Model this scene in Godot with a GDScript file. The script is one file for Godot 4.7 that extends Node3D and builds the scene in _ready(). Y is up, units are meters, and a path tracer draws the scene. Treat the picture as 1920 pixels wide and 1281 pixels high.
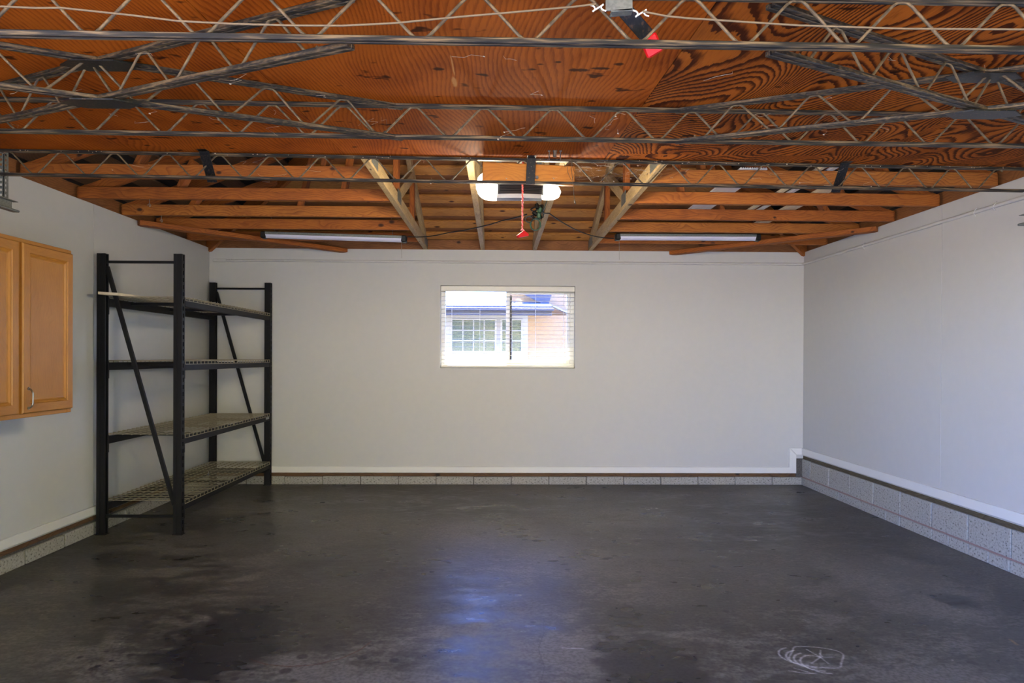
extends Node3D
# A two-car garage seen from under its raised tilt-up door. x right, y up; "d" is the distance in front of the camera's foot (z = -d).

const XL := -2.833      # face of the left wall
const XR := 3.024       # face of the right wall
const BW := 6.782       # face of the back wall
const TOP := 2.31       # top of the walls
const FRONT := 0.62     # inner face of the front wall with the door opening
const PITCH := 0.375    # slope of the roof
const DT := 0.0745      # slope of the raised door

var M := {}
var rng := RandomNumberGenerator.new()
var taken := {}


# ---------------------------------------------------------------- shapes
func P(x: float, y: float, d: float) -> Vector3:
	return Vector3(x, y, -d)

func mb() -> SurfaceTool:
	var s := SurfaceTool.new()
	s.begin(Mesh.PRIMITIVE_TRIANGLES)
	return s

func tri(s: SurfaceTool, p: Array, uv: Array, n: Array, out: Vector3) -> void:
	var order := [0, 1, 2]
	if (p[1] - p[0]).cross(p[2] - p[0]).dot(out) > 0.0:
		order = [0, 2, 1]
	for i in order:
		s.set_normal(n[i])
		s.set_uv(uv[i])
		s.add_vertex(p[i])

func quad(s: SurfaceTool, a: Vector3, b: Vector3, c: Vector3, e: Vector3, out: Vector3, ua := Vector2.ZERO, ub := Vector2.RIGHT, uc := Vector2.ONE, ue := Vector2.DOWN) -> void:
	var n := (b - a).cross(c - a).normalized()
	if n.length() < 0.5:
		n = (c - a).cross(e - a).normalized()
	if n.dot(out) < 0.0:
		n = -n
	tri(s, [a, b, c], [ua, ub, uc], [n, n, n], out)
	tri(s, [a, c, e], [ua, uc, ue], [n, n, n], out)

# a box with chamfered edges; u runs along its longest side, in metres
func cbox(s: SurfaceTool, xf: Transform3D, size: Vector3, ch := 0.0, uo := Vector2.ZERO) -> void:
	var h := size * 0.5
	ch = minf(ch, minf(h.x, minf(h.y, h.z)) * 0.6)
	var la := size.max_axis_index()
	for a in 3:
		var b := (a + 1) % 3
		var c := (a + 2) % 3
		for sg in [-1.0, 1.0]:
			var p := []
			var uv := []
			for k in [[-1, -1], [1, -1], [1, 1], [-1, 1]]:
				var v := Vector3.ZERO
				v[a] = h[a] * sg
				v[b] = (h[b] - ch) * k[0]
				v[c] = (h[c] - ch) * k[1]
				var o := b if la == c else c
				var u1: float = v[la] if a != la else v[b]
				var u2: float = v[o] if a != la else v[c]
				p.append(xf * v)
				uv.append(uo + Vector2(u1, u2 + a * 0.11 + (sg + 1.0) * 0.06))
			var out := Vector3.ZERO
			out[a] = sg
			quad(s, p[0], p[1], p[2], p[3], xf.basis * out, uv[0], uv[1], uv[2], uv[3])
	if ch <= 0.0:
		return
	for c in 3:
		var a := (c + 1) % 3
		var b := (c + 2) % 3
		for sa in [-1.0, 1.0]:
			for sb in [-1.0, 1.0]:
				var p := []
				var uv := []
				for k in [[0, -1], [0, 1], [1, 1], [1, -1]]:
					var v := Vector3.ZERO
					v[a] = (h[a] - (ch if k[0] else 0.0)) * sa
					v[b] = (h[b] - (0.0 if k[0] else ch)) * sb
					v[c] = (h[c] - ch) * k[1]
					p.append(xf * v)
					uv.append(uo + Vector2(v[la], v[a] + v[b]))
				var out := Vector3.ZERO
				out[a] = sa
				out[b] = sb
				quad(s, p[0], p[1], p[2], p[3], xf.basis * out, uv[0], uv[1], uv[2], uv[3])
	for sx in [-1.0, 1.0]:
		for sy in [-1.0, 1.0]:
			for sz in [-1.0, 1.0]:
				var g := Vector3(sx, sy, sz)
				var q := h - Vector3(ch, ch, ch)
				var p := [xf * (Vector3(h.x, q.y, q.z) * g), xf * (Vector3(q.x, h.y, q.z) * g), xf * (Vector3(q.x, q.y, h.z) * g)]
				var n := (xf.basis * g).normalized()
				tri(s, p, [uo, uo, uo], [n, n, n], n)

func bx(s: SurfaceTool, x0: float, x1: float, y0: float, y1: float, d0: float, d1: float, ch := 0.0, uo := Vector2.ZERO) -> void:
	cbox(s, Transform3D(Basis(), P((x0 + x1) / 2, (y0 + y1) / 2, (d0 + d1) / 2)), Vector3(absf(x1 - x0), absf(y1 - y0), absf(d1 - d0)), ch, uo)

# a bar from a to b, w wide and h high (h along up)
func beam(s: SurfaceTool, a: Vector3, b: Vector3, w: float, h: float, up := Vector3.UP, ch := 0.0, uo := Vector2.ZERO) -> void:
	var z := (b - a).normalized()
	var x := up.cross(z).normalized()
	var y := z.cross(x).normalized()
	cbox(s, Transform3D(Basis(x, y, z), (a + b) / 2), Vector3(w, h, a.distance_to(b)), ch, uo)

func tube(s: SurfaceTool, pts: Array, r: float, n := 6) -> void:
	var rings := []
	var x := Vector3.ZERO
	for i in pts.size():
		var t: Vector3 = (pts[mini(i + 1, pts.size() - 1)] - pts[maxi(i - 1, 0)]).normalized()
		if x == Vector3.ZERO:
			x = t.cross(Vector3.UP if absf(t.y) < 0.9 else Vector3.RIGHT).normalized()
		x = (x - t * x.dot(t)).normalized()
		var y := t.cross(x)
		var ring := []
		for k in n + 1:
			var a := TAU * k / n
			ring.append(x * cos(a) + y * sin(a))
		rings.append(ring)
	for i in pts.size() - 1:
		for k in n:
			var p := [pts[i] + rings[i][k] * r, pts[i] + rings[i][k + 1] * r, pts[i + 1] + rings[i + 1][k + 1] * r, pts[i + 1] + rings[i + 1][k] * r]
			var nn := [rings[i][k], rings[i][k + 1], rings[i + 1][k + 1], rings[i + 1][k]]
			var uv := [Vector2(0, 0), Vector2(0, 1), Vector2(1, 1), Vector2(1, 0)]
			var o: Vector3 = nn[0] + nn[1]
			tri(s, [p[0], p[1], p[2]], [uv[0], uv[1], uv[2]], [nn[0], nn[1], nn[2]], o)
			tri(s, [p[0], p[2], p[3]], [uv[0], uv[2], uv[3]], [nn[0], nn[2], nn[3]], o)
	for e in [0, pts.size() - 1]:
		var out: Vector3 = (pts[0] - pts[1]) if e == 0 else (pts[e] - pts[e - 1])
		var on := out.normalized()
		for k in n:
			tri(s, [pts[e], pts[e] + rings[e][k] * r, pts[e] + rings[e][k + 1] * r], [Vector2.ZERO, Vector2.ZERO, Vector2.ZERO], [on, on, on], out)

# a flat polygon in the plane of (x, y), t thick along z
func prism(s: SurfaceTool, xf: Transform3D, poly: PackedVector2Array, t: float) -> void:
	var idx := Geometry2D.triangulate_polygon(poly)
	for sg in [-1.0, 1.0]:
		var out: Vector3 = xf.basis.z * sg
		for i in range(0, idx.size(), 3):
			var p := []
			var uv := []
			for k in 3:
				var v := poly[idx[i + k]]
				p.append(xf * Vector3(v.x, v.y, sg * t / 2))
				uv.append(v)
			tri(s, p, uv, [out, out, out], out)
	var cw := 1.0 if Geometry2D.is_polygon_clockwise(poly) else -1.0
	for i in poly.size():
		var a := poly[i]
		var b := poly[(i + 1) % poly.size()]
		var e := (b - a).normalized()
		var o := xf.basis * Vector3(-e.y, e.x, 0) * cw
		quad(s, xf * Vector3(a.x, a.y, -t / 2), xf * Vector3(b.x, b.y, -t / 2), xf * Vector3(b.x, b.y, t / 2), xf * Vector3(a.x, a.y, t / 2), o)

# rectangles inset one after another: rings are [inset, height]; the last is filled. x, y span w by h, heights go along z
func ringed(s: SurfaceTool, xf: Transform3D, w: float, h: float, rings: Array, uo := Vector2.ZERO) -> void:
	var loops := []
	for r in rings:
		var a: float = w / 2 - r[0]
		var b: float = h / 2 - r[0]
		loops.append([Vector3(-a, -b, r[1]), Vector3(a, -b, r[1]), Vector3(a, b, r[1]), Vector3(-a, b, r[1])])
	for i in loops.size() - 1:
		for k in 4:
			var j := (k + 1) % 4
			var p := [loops[i][k], loops[i][j], loops[i + 1][j], loops[i + 1][k]]
			var mid: Vector3 = (p[0] + p[1]) * 0.5
			var o := Vector3(mid.x / w, mid.y / h, 0).normalized() + Vector3(0, 0, 0.5)
			if loops[i][0].z > loops[i + 1][0].z + 0.0001:
				o = Vector3(-mid.x / w, -mid.y / h, 0).normalized() * 0.2 + Vector3(0, 0, 1)
			var q := []
			for v in p:
				q.append(uo + (Vector2(v.y, v.x) if k % 2 == 1 else Vector2(v.x, v.y)))
			quad(s, xf * p[0], xf * p[1], xf * p[2], xf * p[3], xf.basis * o, q[0], q[1], q[2], q[3])
	var l: Array = loops[-1]
	quad(s, xf * l[0], xf * l[1], xf * l[2], xf * l[3], xf.basis.z, uo + Vector2(l[0].y, l[0].x), uo + Vector2(l[1].y, l[1].x), uo + Vector2(l[2].y, l[2].x), uo + Vector2(l[3].y, l[3].x))

func numbered(called: String) -> String:
	taken[called] = taken.get(called, -1) + 1
	return called if taken[called] == 0 else "%s_%03d" % [called, taken[called]]

# commits a shape given in world coordinates as ONE named mesh, its own origin at its base
func obj(called: String, s: SurfaceTool, m: Material, parent: Node3D = self) -> MeshInstance3D:
	var arr := s.commit_to_arrays()
	var box := AABB(arr[Mesh.ARRAY_VERTEX][0], Vector3.ZERO)
	for v in arr[Mesh.ARRAY_VERTEX]:
		box = box.expand(v)
	var c := box.get_center()
	c.y = box.position.y
	arr[Mesh.ARRAY_VERTEX] = Transform3D(Basis(), -c) * (arr[Mesh.ARRAY_VERTEX] as PackedVector3Array)
	var am := ArrayMesh.new()
	am.add_surface_from_arrays(Mesh.PRIMITIVE_TRIANGLES, arr)
	am.surface_set_material(0, m)
	var o := MeshInstance3D.new()
	o.mesh = am
	o.name = numbered(called) if parent == self else called
	parent.add_child(o, true)
	o.global_position = c
	return o

func node(called: String, at: Vector3, parent: Node3D = self) -> Node3D:
	var o := Node3D.new()
	o.name = numbered(called) if parent == self else called
	parent.add_child(o, true)
	o.global_position = at
	return o

func tag(o: Node, label: String, category: String, group := "", kind := "") -> Node:
	if label: o.set_meta("label", label)
	if category: o.set_meta("category", category)
	if group: o.set_meta("group", group)
	if kind: o.set_meta("kind", kind)
	return o

func structure(o: Node) -> Node:
	o.set_meta("kind", "structure")
	return o


# ---------------------------------------------------------------- materials
func mat(c: Color, rough := 0.8, metal := 0.0) -> StandardMaterial3D:
	var m := StandardMaterial3D.new()
	m.albedo_color = c
	m.roughness = rough
	m.metallic = metal
	return m

func noise(freq: float, oct := 4, sd := 1, type := FastNoiseLite.TYPE_SIMPLEX_SMOOTH) -> FastNoiseLite:
	var n := FastNoiseLite.new()
	n.seed = sd
	n.frequency = freq
	n.noise_type = type
	n.fractal_octaves = oct
	return n

func noise_tex(n: FastNoiseLite, size: int, offs: Array, cols: Array) -> NoiseTexture2D:
	var t := NoiseTexture2D.new()
	t.width = size
	t.height = size
	t.seamless = true
	t.noise = n
	var g := Gradient.new()
	g.offsets = PackedFloat32Array(offs)
	g.colors = PackedColorArray(cols)
	t.color_ramp = g
	return t

# matter with patches: a triplanar colour ramp over noise, with optional fine relief
func patchy(cols: Array, offs: Array, freq: float, tile: float, rough := 0.8, metal := 0.0, sd := 1, relief := 0.0) -> StandardMaterial3D:
	var m := mat(Color.WHITE, rough, metal)
	m.albedo_texture = noise_tex(noise(freq, 5, sd), 512, offs, cols)
	m.uv1_triplanar = true
	m.uv1_world_triplanar = true
	m.uv1_scale = Vector3.ONE / tile
	if relief > 0.0:
		m.heightmap_enabled = true
		m.heightmap_scale = relief
		m.heightmap_texture = noise_tex(noise(freq * 2.0, 4, sd + 5), 512, [0.0, 1.0], [Color.BLACK, Color.WHITE])
	return m

func put(b: PackedByteArray, at: int, c: Color) -> void:
	b[at] = clampi(int(c.r * 255.0), 0, 255)
	b[at + 1] = clampi(int(c.g * 255.0), 0, 255)
	b[at + 2] = clampi(int(c.b * 255.0), 0, 255)

# sawn softwood: u = 2.4 m along the grain, v = 0.3 m across
func sawn(sd: int, light: Color, dark: Color, contrast: float, knots: int) -> ImageTexture:
	var w := 768
	var h := 192
	var b := PackedByteArray()
	b.resize(w * h * 3)
	var n1 := noise(1.0, 2, sd)
	var n2 := noise(1.0, 3, sd + 1)
	var n3 := noise(1.0, 3, sd + 2)
	var r := RandomNumberGenerator.new()
	r.seed = sd
	var kn := []
	for k in knots:
		kn.append([r.randf() * 2.4, r.randf() * 0.3, r.randf_range(0.006, 0.013)])
	for j in h:
		var v := 0.3 * j / h
		for i in w:
			var a := TAU * i / w
			var cx := cos(a)
			var sx := sin(a)
			var near := 0.0
			var bend := 0.0
			for k in kn:
				var du := absf(2.4 * i / w - k[0])
				du = minf(du, 2.4 - du)
				var dv: float = v - k[1]
				var q: float = (du * du * 0.35 + dv * dv) / (k[2] * k[2])
				if q < 40.0:
					bend += signf(dv) * exp(-q * 0.12) * 0.018
					near = maxf(near, exp(-q * q * 0.5))
			var g := (v + bend) * 55.0 + n1.get_noise_3d(cx * 1.1, sx * 1.1, v * 5.0) * 3.4
			var t := fposmod(g, 1.0)
			t = t * t * t
			var f := n2.get_noise_3d(cx * 6.0, sx * 6.0, v * 90.0)
			var p := n3.get_noise_3d(cx * 1.6, sx * 1.6, v * 9.0)
			var c := light.lerp(dark, clampf(t * contrast + f * 0.22 + p * 0.3 + 0.12, 0.0, 1.0))
			c = c.lerp(dark * Color(0.5, 0.42, 0.38), near)
			put(b, (j * w + i) * 3, c)
	return ImageTexture.create_from_image(Image.create_from_data(w, h, false, Image.FORMAT_RGB8, b))

func wood(tex: Texture2D, rough := 0.75) -> StandardMaterial3D:
	var m := mat(Color.WHITE, rough)
	m.albedo_texture = tex
	m.uv1_scale = Vector3(1.0 / 2.4, 1.0 / 0.3, 1)
	return m

# rotary-cut plywood: 1.22 m across by 2.3 m along the grain
func plywood(sd: int, light: Color, dark: Color, lines: float, wave: float, contrast: float, marks := []) -> ImageTexture:
	var w := 760
	var h := 1100
	var b := PackedByteArray()
	b.resize(w * h * 3)
	var n1 := noise(1.0, 2, sd)
	var n2 := noise(1.0, 3, sd + 1)
	var n3 := noise(1.0, 4, sd + 2)
	var n4 := noise(1.0, 3, sd + 3)
	for j in h:
		var z := 2.3 * j / h
		for i in w:
			var x := 1.22 * i / w
			var jag := n4.get_noise_2d(x * 60.0, z * 13.0) * 0.16
			var g := x * lines + n1.get_noise_2d(x * 1.5, z * 0.75 + 11.0) * wave + jag
			var t := fposmod(g, 1.0)
			t = smoothstep(0.35, 0.85, t) * (1.0 - smoothstep(0.93, 1.0, t))
			var fine := n2.get_noise_2d(x * 170.0, z * 7.0)
			var blot := n3.get_noise_2d(x * 2.6, z * 2.0)
			var c := light.lerp(dark, clampf(t * contrast + fine * 0.2 + blot * 0.42 + 0.1, 0.0, 1.0))
			var spot := n4.get_noise_2d(x * 6.0 + 40.0, z * 9.0)
			if spot > 0.5:
				c = c.lerp(dark * Color(0.45, 0.4, 0.4), minf(1.0, (spot - 0.5) * 7.0) * 0.8)
			for q in marks:
				var e := Vector2((x - q[0]) / q[2], (z - q[1]) / q[3]).length() + jag * 2.0
				if e < 1.2:
					c = c.lerp(q[4], (1.0 - smoothstep(0.6, 1.2, e)) * 0.85)
			put(b, (j * w + i) * 3, c)
	return ImageTexture.create_from_image(Image.create_from_data(w, h, false, Image.FORMAT_RGB8, b))

# the slab: stains, drips, scuffs, chalk and a rust scratch where the photograph shows them. x -2.9..3.1, d 1.0..6.8
func slab_textures() -> Array:
	var w := 1280
	var h := 1237
	var b := PackedByteArray()
	b.resize(w * h * 3)
	var rb := PackedByteArray()
	rb.resize(w * h)
	var n1 := noise(0.55, 4, 31)
	var n2 := noise(2.6, 4, 32)
	var n3 := noise(14.0, 3, 33)
	var n4 := noise(38.0, 2, 34)
	var n5 := noise(6.0, 4, 35)
	# oil stains: x, d, half width, half depth, strength, softness of the edge
	var st := [[-1.185, 3.05, 0.25, 0.38, 0.9, 0.16], [-1.23, 2.80, 0.13, 0.13, 0.6, 0.3], [-0.92, 4.2, 0.38, 0.46, 0.6, 0.5], [-0.59, 4.37, 0.21, 0.34, 0.4, 0.6], [0.62, 2.8, 0.21, 0.27, 0.75, 0.2], [0.65, 3.26, 0.2, 0.1, 0.45, 0.5], [2.37, 3.52, 0.095, 0.115, 0.85, 0.2], [1.1, 4.5, 0.62, 0.6, 0.38, 0.7], [-0.15, 5.77, 0.7, 0.46, 0.38, 0.7], [1.75, 5.4, 0.5, 0.36, 0.34, 0.7], [0.2, 3.6, 0.26, 0.26, 0.26, 0.7], [-2.2, 5.2, 0.26, 0.24, 0.4, 0.6], [0.95, 3.45, 0.3, 0.3, 0.3, 0.6], [0.3, 4.9, 0.4, 0.5, 0.25, 0.7], [-1.6, 4.9, 0.5, 0.5, 0.25, 0.7]]
	var r := RandomNumberGenerator.new()
	r.seed = 77
	var drips := []
	for k in 70:
		var a := r.randf() * TAU
		var q := 0.28 + absf(r.randfn(0.0, 0.16))
		drips.append([-1.1 + cos(a) * q * 1.15, 3.02 + sin(a) * q, r.randf_range(0.008, 0.026)])
	for k in 60:
		drips.append([r.randf_range(-2.4, 2.8), r.randf_range(2.4, 6.5), r.randf_range(0.005, 0.02)])
	for k in 14:
		drips.append([r.randf_range(-1.0, -0.55), r.randf_range(2.85, 3.35), r.randf_range(0.012, 0.035)])
	var pale := Color(0.43, 0.415, 0.393)
	var mid := Color(0.245, 0.23, 0.212)
	var oil := Color(0.17, 0.16, 0.165)
	for j in h:
		var d := 6.8 - 5.8 * j / h
		for i in w:
			var x := -2.9 + 6.0 * i / w
			var c1 := n1.get_noise_2d(x, d)
			var c2 := n2.get_noise_2d(x * 0.6, d * 1.1)
			var c3 := n3.get_noise_2d(x * 0.5, d)
			var c4 := n4.get_noise_2d(x * 0.45, d)
			var t := clampf(0.45 + c1 * 1.0 + c2 * 1.0 + c3 * 0.75 + c4 * 0.35, 0.0, 1.0)
			var c := mid.lerp(pale, t)
			var warp := n5.get_noise_2d(x, d)
			var dark := 0.0
			for q in st:
				var ex: float = (x - q[0]) / q[2]
				var ez: float = (d - q[1]) / q[3]
				var e := sqrt(ex * ex + ez * ez)
				if e < 1.8:
					var s: float = q[5]
					dark = maxf(dark, q[4] * (1.0 - smoothstep(1.0 - s, 1.0 + s, e + warp * 0.5 + c3 * 0.25)))
			c = c.lerp(oil, dark)
			var rough := 0.39 + c2 * 0.16 + c3 * 0.1 - dark * 0.1
			put(b, (j * w + i) * 3, c)
			rb[j * w + i] = clampi(int(rough * 255.0), 40, 255)
	var im := Image.create_from_data(w, h, false, Image.FORMAT_RGB8, b)
	for q in drips:
		_blot(im, w, h, q[0], q[1], q[2], oil.lerp(mid, 0.3), 0.75)
	# scuffs
	for k in 90:
		var x := r.randf_range(-2.6, 2.9)
		var d := r.randf_range(2.5, 6.5)
		var a := r.randfn(0.15, 0.5)
		var l := r.randf_range(0.05, 0.35)
		_line(im, w, h, [Vector2(x, d), Vector2(x + cos(a) * l, d + sin(a) * l)], 0.0028, pale.lightened(0.12) if k % 3 else oil, r.randf_range(0.15, 0.45))
	for k in 130:
		_blot(im, w, h, r.randf_range(-2.7, 2.9), r.randf_range(2.5, 6.7), 0.0035, Color(0.72, 0.7, 0.66), 0.8)
	# rust-coloured arc
	_line(im, w, h, [Vector2(-1.02, 2.856), Vector2(-0.94, 2.81), Vector2(-0.846, 2.79), Vector2(-0.743, 2.804), Vector2(-0.648, 2.863), Vector2(-0.588, 2.945), Vector2(-0.555, 3.039)], 0.004, Color(0.36, 0.22, 0.16), 0.85)
	# chalk scribble
	var loop := []
	for k in 40:
		var a := TAU * k / 39.0 + 0.6
		loop.append(Vector2(1.34 + cos(a) * 0.115 + 0.02 * sin(a * 3.0), 2.862 + sin(a) * 0.105))
	var chalk := Color(0.80, 0.80, 0.82)
	_line(im, w, h, loop, 0.005, chalk, 0.55)
	for q in [0.0, 0.03, 0.06, 0.085]:
		var cv := []
		for k in 14:
			var a := PI * (0.62 + 0.85 * k / 13.0)
			cv.append(Vector2(1.285 + q * 0.7 + cos(a) * 0.095, 2.872 - q * 0.9 + sin(a) * 0.088))
		_line(im, w, h, cv, 0.0055, chalk, 0.55)
	for q in [[1.29, 2.80, 1.39, 2.93], [1.36, 2.80, 1.33, 2.94], [1.30, 2.88, 1.42, 2.86], [1.17, 2.735, 1.27, 2.71], [1.2, 2.76, 1.25, 2.72], [1.34, 2.85, 1.37, 2.90]]:
		_line(im, w, h, [Vector2(q[0], q[1]), Vector2((q[0] + q[2]) / 2 + 0.01, (q[1] + q[3]) / 2 - 0.012), Vector2(q[2], q[3])], 0.0045, chalk, 0.5)
	_line(im, w, h, [Vector2(0.28, 2.96), Vector2(0.372, 2.948)], 0.005, chalk, 0.5)
	_line(im, w, h, [Vector2(1.01, 3.916), Vector2(1.12, 3.88)], 0.004, chalk, 0.35)
	_line(im, w, h, [Vector2(2.294, 3.03), Vector2(2.282, 2.972)], 0.008, Color(0.55, 0.45, 0.3), 0.8)
	# hairline cracks
	_line(im, w, h, [Vector2(0.16, 2.6), Vector2(0.19, 2.78), Vector2(0.175, 2.95), Vector2(0.21, 3.12), Vector2(0.22, 3.3)], 0.0025, oil, 0.6)
	var rm := Image.create_from_data(w, h, false, Image.FORMAT_L8, rb)
	return [ImageTexture.create_from_image(im), ImageTexture.create_from_image(rm)]

func _blot(im: Image, w: int, h: int, x: float, d: float, rad: float, c: Color, a: float) -> void:
	var pi := int((x + 2.9) / 6.0 * w)
	var pj := int((6.8 - d) / 5.8 * h)
	var ri := int(ceilf(rad / 6.0 * w)) + 1
	for j in range(pj - ri, pj + ri + 1):
		for i in range(pi - ri, pi + ri + 1):
			if i < 0 or j < 0 or i >= w or j >= h:
				continue
			var e := Vector2(i + 0.5 - (x + 2.9) / 6.0 * w, j + 0.5 - (6.8 - d) / 5.8 * h).length() / (rad / 6.0 * w)
			if e < 1.25:
				im.set_pixel(i, j, im.get_pixel(i, j).lerp(c, a * (1.0 - smoothstep(0.7, 1.25, e))))

func _line(im: Image, w: int, h: int, pts: Array, rad: float, c: Color, a: float) -> void:
	for k in pts.size() - 1:
		var p: Vector2 = pts[k]
		var q: Vector2 = pts[k + 1]
		var n := maxi(2, int(p.distance_to(q) / 0.004))
		for t in n:
			var v := p.lerp(q, float(t) / n)
			_blot(im, w, h, v.x, v.y, rad, c, a * 0.6)

func make_materials() -> void:
	M.wall = patchy([Color(0.760, 0.757, 0.748), Color(0.765, 0.762, 0.752)], [0.3, 0.7], 0.02, 0.9, 0.62, 0.0, 3)
	M.trim = mat(Color(0.87, 0.865, 0.85), 0.5)
	M.cable = mat(Color(0.77, 0.765, 0.755), 0.45)
	M.fir = [wood(sawn(11, Color(0.67, 0.385, 0.115), Color(0.45, 0.21, 0.045), 0.5, 5)), wood(sawn(12, Color(0.63, 0.35, 0.095), Color(0.41, 0.185, 0.04), 0.55, 7)), wood(sawn(13, Color(0.69, 0.42, 0.145), Color(0.46, 0.235, 0.06), 0.7, 3))]
	M.grey_fir = wood(sawn(14, Color(0.73, 0.62, 0.44), Color(0.51, 0.41, 0.27), 0.4, 4))
	M.sheath = [wood(sawn(15, Color(0.80, 0.56, 0.28), Color(0.56, 0.34, 0.14), 0.5, 7)), wood(sawn(16, Color(0.76, 0.53, 0.26), Color(0.50, 0.30, 0.125), 0.6, 9))]
	M.shake = wood(sawn(17, Color(0.56, 0.36, 0.19), Color(0.38, 0.22, 0.10), 0.5, 2))
	M.dark_deck = wood(sawn(23, Color(0.34, 0.235, 0.145), Color(0.20, 0.13, 0.075), 0.5, 6))  # darker boards for the side slopes
	M.dark_course = patchy([Color(0.07, 0.066, 0.062), Color(0.13, 0.12, 0.11)], [0.3, 0.7], 0.05, 0.5, 0.9, 0.0, 31)  # near-black courses for the side slopes
	M.sill = wood(sawn(18, Color(0.42, 0.30, 0.18), Color(0.22, 0.15, 0.09), 0.6, 3))
	M.grey_sill = wood(sawn(21, Color(0.36, 0.32, 0.24), Color(0.20, 0.175, 0.13), 0.6, 3))
	M.block_wood = wood(sawn(19, Color(0.82, 0.52, 0.17), Color(0.66, 0.37, 0.09), 0.4, 0), 0.5)
	M.maple = wood(sawn(20, Color(0.70, 0.475, 0.185), Color(0.60, 0.38, 0.12), 0.25, 0), 0.42)
	# torn veneer and old drip marks on the middle panel
	var bare := Color(0.80, 0.56, 0.32)
	var drip := Color(0.22, 0.09, 0.03)
	var chips := [[0.580, 1.112, 0.009, 0.050, bare], [0.585, 0.96, 0.003, 0.10, bare], [0.958, 0.991, 0.035, 0.014, drip], [1.020, 0.975, 0.032, 0.010, drip], [1.067, 0.937, 0.016, 0.012, drip], [0.542, 0.997, 0.020, 0.013, drip], [0.889, 0.926, 0.010, 0.008, drip]]
	M.ply = []
	for a in [plywood(41, Color(0.70, 0.355, 0.09), Color(0.42, 0.16, 0.03), 62.0, 7.0, 0.38, chips), plywood(51, Color(0.70, 0.38, 0.12), Color(0.28, 0.115, 0.04), 3.0, 15.0, 0.95)]:
		var m := mat(Color.WHITE, 0.75)
		m.metallic_specular = 0.15
		m.albedo_texture = a
		m.uv1_scale = Vector3(1.0 / 1.22, 1.0 / 2.3, 1)
		M.ply.append(m)
	# black paint, worn and dusty
	M.truss = patchy([Color(0.085, 0.075, 0.065), Color(0.22, 0.185, 0.14), Color(0.46, 0.375, 0.26)], [0.36, 0.53, 0.76], 0.02, 0.5, 0.55, 0.15, 5)
	M.truss.uv1_scale = Vector3(0.55, 9.0, 9.0)
	M.rod = patchy([Color(0.29, 0.24, 0.175), Color(0.48, 0.395, 0.28)], [0.3, 0.7], 0.03, 0.4, 0.7, 0.1, 7)
	M.strap = patchy([Color(0.06, 0.058, 0.056), Color(0.115, 0.11, 0.105), Color(0.40, 0.28, 0.17)], [0.4, 0.68, 0.86], 0.03, 0.2, 0.42, 0.3, 9)
	M.rack = mat(Color(0.10, 0.10, 0.11), 0.5)
	M.rack.metallic_specular = 0.3
	M.wire = mat(Color(0.58, 0.545, 0.47), 0.5, 0.2)
	M.zinc = patchy([Color(0.47, 0.485, 0.465), Color(0.52, 0.53, 0.51)], [0.35, 0.65], 0.03, 0.2, 0.5, 0.6, 12)
	M.steel = mat(Color(0.62, 0.61, 0.58), 0.35, 0.9)
	M.chrome = mat(Color(0.62, 0.60, 0.55), 0.28, 1.0)
	M.black = mat(Color(0.03, 0.03, 0.034), 0.45)
	M.black_gloss = mat(Color(0.02, 0.02, 0.024), 0.25)
	M.silver = mat(Color(0.66, 0.66, 0.62), 0.4, 0.2)
	M.red = mat(Color(0.78, 0.03, 0.05), 0.45)
	M.pink = mat(Color(0.86, 0.50, 0.47), 0.8)
	M.rope = mat(Color(0.44, 0.365, 0.275), 0.9)
	M.white_hook = mat(Color(0.88, 0.86, 0.80), 0.5)
	M.plank = wood(sawn(22, Color(0.85, 0.80, 0.70), Color(0.70, 0.62, 0.50), 0.3, 0))
	M.lens = mat(Color(0.80, 0.80, 0.88), 0.35)
	M.glow = mat(Color(0.95, 0.95, 0.92), 0.4)
	M.glow.emission_enabled = true
	M.glow.emission = Color(1.0, 0.97, 0.90)
	M.glow.emission_energy_multiplier = 4.0
	M.green_wire = mat(Color(0.10, 0.24, 0.16), 0.5)
	M.white_panel = mat(Color(0.78, 0.78, 0.80), 0.5)
	M.block = patchy([Color(0.33, 0.32, 0.30), Color(0.60, 0.59, 0.565), Color(0.66, 0.65, 0.625)], [0.16, 0.27, 0.75], 0.055, 0.55, 0.9, 0.0, 15, 0.15)
	M.mortar = patchy([Color(0.28, 0.27, 0.26), Color(0.36, 0.35, 0.34)], [0.3, 0.7], 0.06, 0.5, 0.95, 0.0, 17)
	M.red_mortar = mat(Color(0.56, 0.46, 0.44), 0.95)
	var sl := slab_textures()
	M.slab = mat(Color.WHITE, 1.0)
	M.slab.metallic_specular = 0.36
	M.slab.albedo_texture = sl[0]
	M.slab.roughness_texture = sl[1]
	M.slab.roughness_texture_channel = BaseMaterial3D.TEXTURE_CHANNEL_RED
	# fine sand grain over it
	M.slab.detail_enabled = true
	M.slab.detail_blend_mode = BaseMaterial3D.BLEND_MODE_MUL
	M.slab.detail_uv_layer = BaseMaterial3D.DETAIL_UV_2
	M.slab.uv2_triplanar = true
	M.slab.uv2_world_triplanar = true
	M.slab.uv2_scale = Vector3.ONE / 0.7
	M.slab.detail_albedo = noise_tex(noise(0.06, 5, 61), 512, [0.2, 0.5, 0.8], [Color(0.80, 0.79, 0.78), Color(0.93, 0.93, 0.93), Color(1.0, 1.0, 1.0)])
	M.driveway = patchy([Color(0.56, 0.555, 0.545), Color(0.66, 0.655, 0.64)], [0.3, 0.7], 0.02, 2.0, 0.9, 0.0, 19)
	M.earth = patchy([Color(0.20, 0.19, 0.14), Color(0.29, 0.27, 0.20)], [0.3, 0.7], 0.02, 2.0, 0.95, 0.0, 20)
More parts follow.
